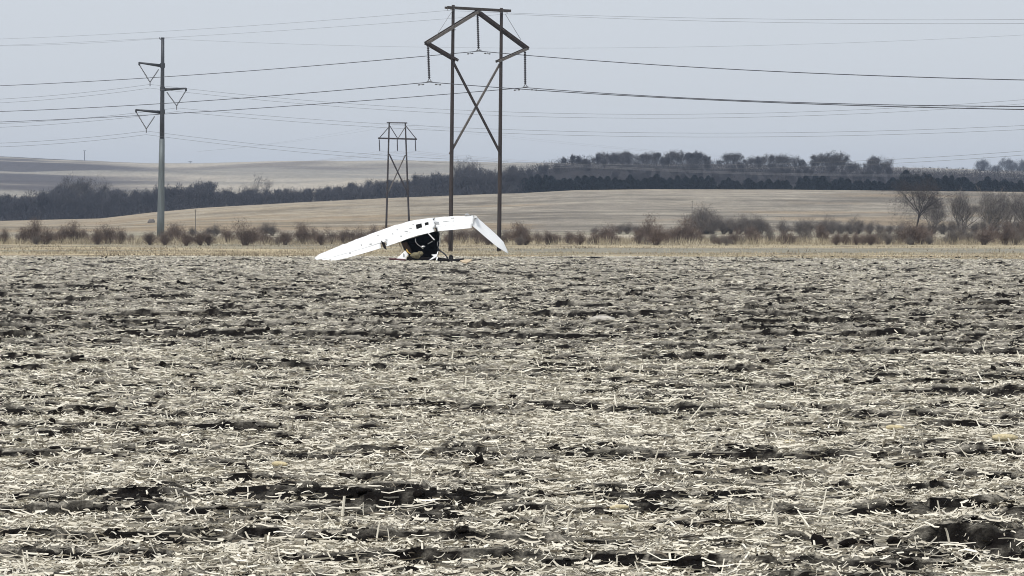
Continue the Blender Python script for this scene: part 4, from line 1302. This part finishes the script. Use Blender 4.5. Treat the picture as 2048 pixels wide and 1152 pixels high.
def brush(name, pts, hmin, hmax, n_each, mat_, label, seed):
    r_ = np.random.default_rng(seed)
    P, D, L, W = [], [], [], []
    base = np.array(pts)
    i = np.repeat(np.arange(len(base)), n_each); n = len(i)
    hh = r_.uniform(0, 1, n)**1.2 * r_.uniform(hmin, hmax, n)
    P = base[i] + np.stack([r_.normal(0, 1.6, n), r_.normal(0, 1.6, n), hh], -1)
    D = np.stack([r_.normal(0, .5, n), r_.normal(0, .5, n), np.abs(r_.normal(.8, .4, n))], -1); D /= np.linalg.norm(D, axis=1)[:, None]
    V, Fc = tri_cloud(P, D, r_.uniform(.6, 1.6, n), r_.uniform(.08, .2, n), r_)
    return tag(np_mesh(name, V, Fc, mat_), label, 'undergrowth', None, 'stuff')


pts = [ground(a, b)[:] for a in np.arange(-120, 1060, 7.0) for b in (908, 925, 948)]
brush('undergrowth', pts, 2.0, 6.0, 70, M_twigdark, 'dark bare undergrowth filling the wood on the left ridge', 5)
pts = [ground(a, b)[:] for a in np.arange(945, 2140, 9.0) for b in (985, 1020, 1055, 1090, 1104)]
brush('undergrowth', pts, 1.2, 3.8, 95, M_twigdark, 'dark bare brush covering the slope behind the cedars', 6)

# -- cedars on the right ridge
CD = [proto_cedar(400 + k, 6.0, 5.6 + .6 * (k % 3)) for k in range(5)]
cedar_rows = [(1050, 357), (1063, 354), (1075, 350), (1092, 351), (1102, 353), (1118, 361), (1128, 357), (1140, 358), (1155, 353), (1170, 352), (1185, 353), (1200, 354), (1215, 353), (1230, 356), (1240, 360), (1260, 350), (1275, 360), (1290, 357), (1302, 355),
              (1313, 349), (1326, 357), (1340, 356), (1355, 352), (1372, 354), (1389, 351), (1402, 354), (1416, 352), (1424, 356), (1447, 361), (1457, 356), (1466, 362), (1474, 362), (1497, 357), (1506, 364), (1522, 362), (1535, 364), (1552, 364), (1565, 362), (1572, 366), (1600, 356), (1612, 352), (1630, 350),
              (1645, 352), (1670, 362), (1682, 356), (1695, 358), (1720, 362), (1735, 359), (1748, 362), (1765, 366), (1785, 356), (1795, 360), (1811, 342), (1832, 349), (1840, 356), (1848, 347), (1858, 350), (1875, 357), (1890, 352), (1903, 352), (1917, 356), (1927, 355), (1940, 364), (1957, 366), (1975, 354), (1990, 360), (2008, 360), (2022, 364), (2040, 361), (2056, 360), (2080, 362)]
cs_ = {1811: 'tallest pointed cedar of the row, its tip against the pale hill', 1313: 'pointed cedar rising above the middle of the dark row', 1389: 'bushy pointed cedar rising right of the middle of the dark row',
       1050: 'cedar at the left end of the dark evergreen row', 1075: 'broad cedar second in from the left end of the row', 1497: 'separate small conical cedar between two gaps in the row',
       1522: 'small rounded cedar right of the conical one in the gaps', 1848: 'slim pointed cedar just right of the tallest one', 1975: 'rounded dark cedar behind the pale barked bare trees'}
for px_, tr in cedar_rows:
    d = 906 + rt_.uniform(0, 10); p = ground(px_, d); base_row = HOR - (p.z - CAM_H) * F / d
    hm = (base_row - tr) * d / F
    put(rt_.choice(CD), p, rt_.uniform(0, 6), max(.8, hm / 6 * rt_.uniform(.7, 1.5)), cs_.get(px_, cedar_zone(px_)), 'tree', 'cedars in the row along the right ridge', hm / 6)
# second staggered rank of low cedars keeps the row closed
for px_ in np.arange(1045, 2110, 17.0):
    if 1425 < px_ < 1440 or 1480 < px_ < 1490 or 1575 < px_ < 1590: continue
    d = 918 + rt_.uniform(0, 8); p = ground(px_ + rt_.uniform(-4, 4), d); hm = rt_.uniform(3.2, 4.6)
    put(rt_.choice(CD), p, rt_.uniform(0, 6), hm / 5, 'lower cedar in the back rank of the evergreen row', 'tree', 'cedars in the row along the right ridge', hm / 6)

# -- bare trees on the crest behind the cedars
crest = [(1158, 322), (1172, 318), (1188, 316), (1205, 304), (1215, 306), (1230, 312), (1236, 304), (1250, 302), (1257, 304), (1275, 308), (1292, 308), (1300, 303), (1312, 306), (1330, 310), (1342, 302), (1352, 300), (1366, 304), (1380, 306), (1392, 304), (1402, 306), (1412, 312),
         (1438, 320), (1452, 307), (1463, 306), (1476, 306), (1496, 318), (1505, 312), (1520, 313), (1535, 308), (1548, 310), (1562, 308), (1576, 309), (1590, 312), (1604, 320), (1626, 318), (1638, 308), (1650, 306), (1662, 305), (1674, 310), (1686, 306), (1700, 322), (1712, 326), (1732, 324), (1745, 314), (1756, 313), (1766, 320)]
ce_ = {1463: 'forked bare tree standing alone in a gap of the crest', 1650: 'large rounded bare tree on the crest right of the long clump', 1756: 'last rounded bare tree at the right end of the crest clump',
       1205: 'flat topped bare tree where the crest clump steps up', 1158: 'small rounded bare tree at the left end of the crest clump'}
for px_, tr in crest:
    d = 1098 + rt_.uniform(0, 16); p = ground(px_, d); base_row = HOR - (p.z - CAM_H) * F / d
    hm = (base_row - tr) * d / F
    put(rt_.choice(BT[:3] + BL * 2), p, rt_.uniform(0, 6), hm / 9.6 * rt_.uniform(1.1, 1.5), ce_.get(px_, 'bare tree in the long clump on the right crest'), 'tree', 'bare trees on the right crest', hm / 9.6)
for px_ in np.arange(960, 1790, 13.0):      # lower trees on the slope
    d = 1040 + rt_.uniform(-30, 40); p = ground(px_ + rt_.uniform(-5, 5), d)
    put(rt_.choice(BT), p, rt_.uniform(0, 6), rt_.uniform(.42, .6), 'small bare tree in the dark brush behind the cedars', 'tree', 'small bare trees on the brushy slope')
for px_, tr in [(1806, 345), (1860, 343), (1893, 341), (1925, 344), (1958, 322), (1968, 318), (1982, 330), (1995, 328), (2008, 316), (2022, 322), (2034, 320), (2046, 319), (2060, 322)]:
    d = 2010 if px_ > 1950 else 2300
    p = ground(px_, d); base_row = HOR - (p.z - CAM_H) * F / d
    hm = max(3, (base_row - tr) * d / F)
    put(rt_.choice(BL), p, rt_.uniform(0, 6), hm / 9.6, {1968: 'leftmost pale bare tree of the far group on the skyline at right', 2008: 'bare tree with a spiky top in the far group on the skyline at right'}.get(px_, 'hazy bare tree of the far group at the right edge' if px_ > 1950 else 'faint low tree on the far right hill crest'), 'tree', 'far hazy trees at the right')

# -- dry grass
def grass(name, n, dmin, dmax, hmin, hmax, w, label, seed, mask=None):
    r_ = np.random.default_rng(seed)
    d = r_.uniform(dmin, dmax, n); x = d * r_.uniform(-.24, .24, n)
    cl = fbm(x / 2.5, d / 4, 3, seed)
    gp = 1024 + F * x / d
    bare = sstep(186, 200, d) * (1 - sstep(258, 272, d)) * sstep(820, 1150, gp) * .85
    bare = np.maximum(bare, .9 * sstep(294, 299, d) * (1 - sstep(307, 312, d)) * (1 - sstep(520, 700, gp)))
    k = (r_.uniform(0, 1, n) < sstep(.35, .62, cl)) & (r_.uniform(0, 1, n) > bare) & (d > edge(x, d) - 1); x, d, cl = x[k], d[k], cl[k]; n = len(x)
    P = np.stack([x, d, np.maximum(H(x, d), np.where(d < 151, hf(x, d), -9)) - .02], -1)
    D = np.stack([r_.normal(0, .35, n), r_.normal(0, .35, n), np.ones(n)], -1); D /= np.linalg.norm(D, axis=1)[:, None]
    V, Fc = tri_cloud(P, D, r_.uniform(hmin, hmax, n) * (.5 + cl), r_.uniform(.6, 1.4, n) * w, r_)
    tint = np.repeat(np.clip(1.5 * (fbm(x / 9, d / 7, 3, seed + 9) - .5) + .25 + .5 * r_.uniform(0, 1, n), 0, 1), 3)
    return tag(np_mesh(name, V, Fc, M_grass, attrs={'tint': tint}), label, 'grass', None, 'stuff')


M_grass = mat_attr('dry_grass', [(0, (.16, .13, .095)), (.4, (.33, .285, .205)), (.7, (.46, .40, .285)), (1, (.62, .55, .41))], .9)
grass('dry_grass', 36000, 134, 200, .06, .22, .06, 'short dry yellow grass along the far edge of the field', 71)
grass('dry_grass', 36000, 200, 345, .08, .3, .08, 'dry straw coloured grass on the verge before the bushes', 72)
grass('tall_dry_grass', 42000, 316, 360, .5, 1.3, .05, 'taller pale dry grass growing between the fence row bushes', 73)

# ------------------------------------------------------------------ haze
m = MB(); m.box((0, 1780, 46), (7600, 3860, 97))
hm_ = bpy.data.materials.new('haze_air'); hm_.use_nodes = True
hn = hm_.node_tree.nodes; hn.clear()
ho = hn.new('ShaderNodeOutputMaterial'); hv = hn.new('ShaderNodeVolumePrincipled')
hv.inputs['Color'].default_value = (.62, .76, 1.0, 1)
hv.inputs['Density'].default_value = .00016
hv.inputs['Anisotropy'].default_value = .2
hm_.node_tree.links.new(hv.outputs['Volume'], ho.inputs['Volume'])
tag(m.build('haze', hm_), kind='stuff')
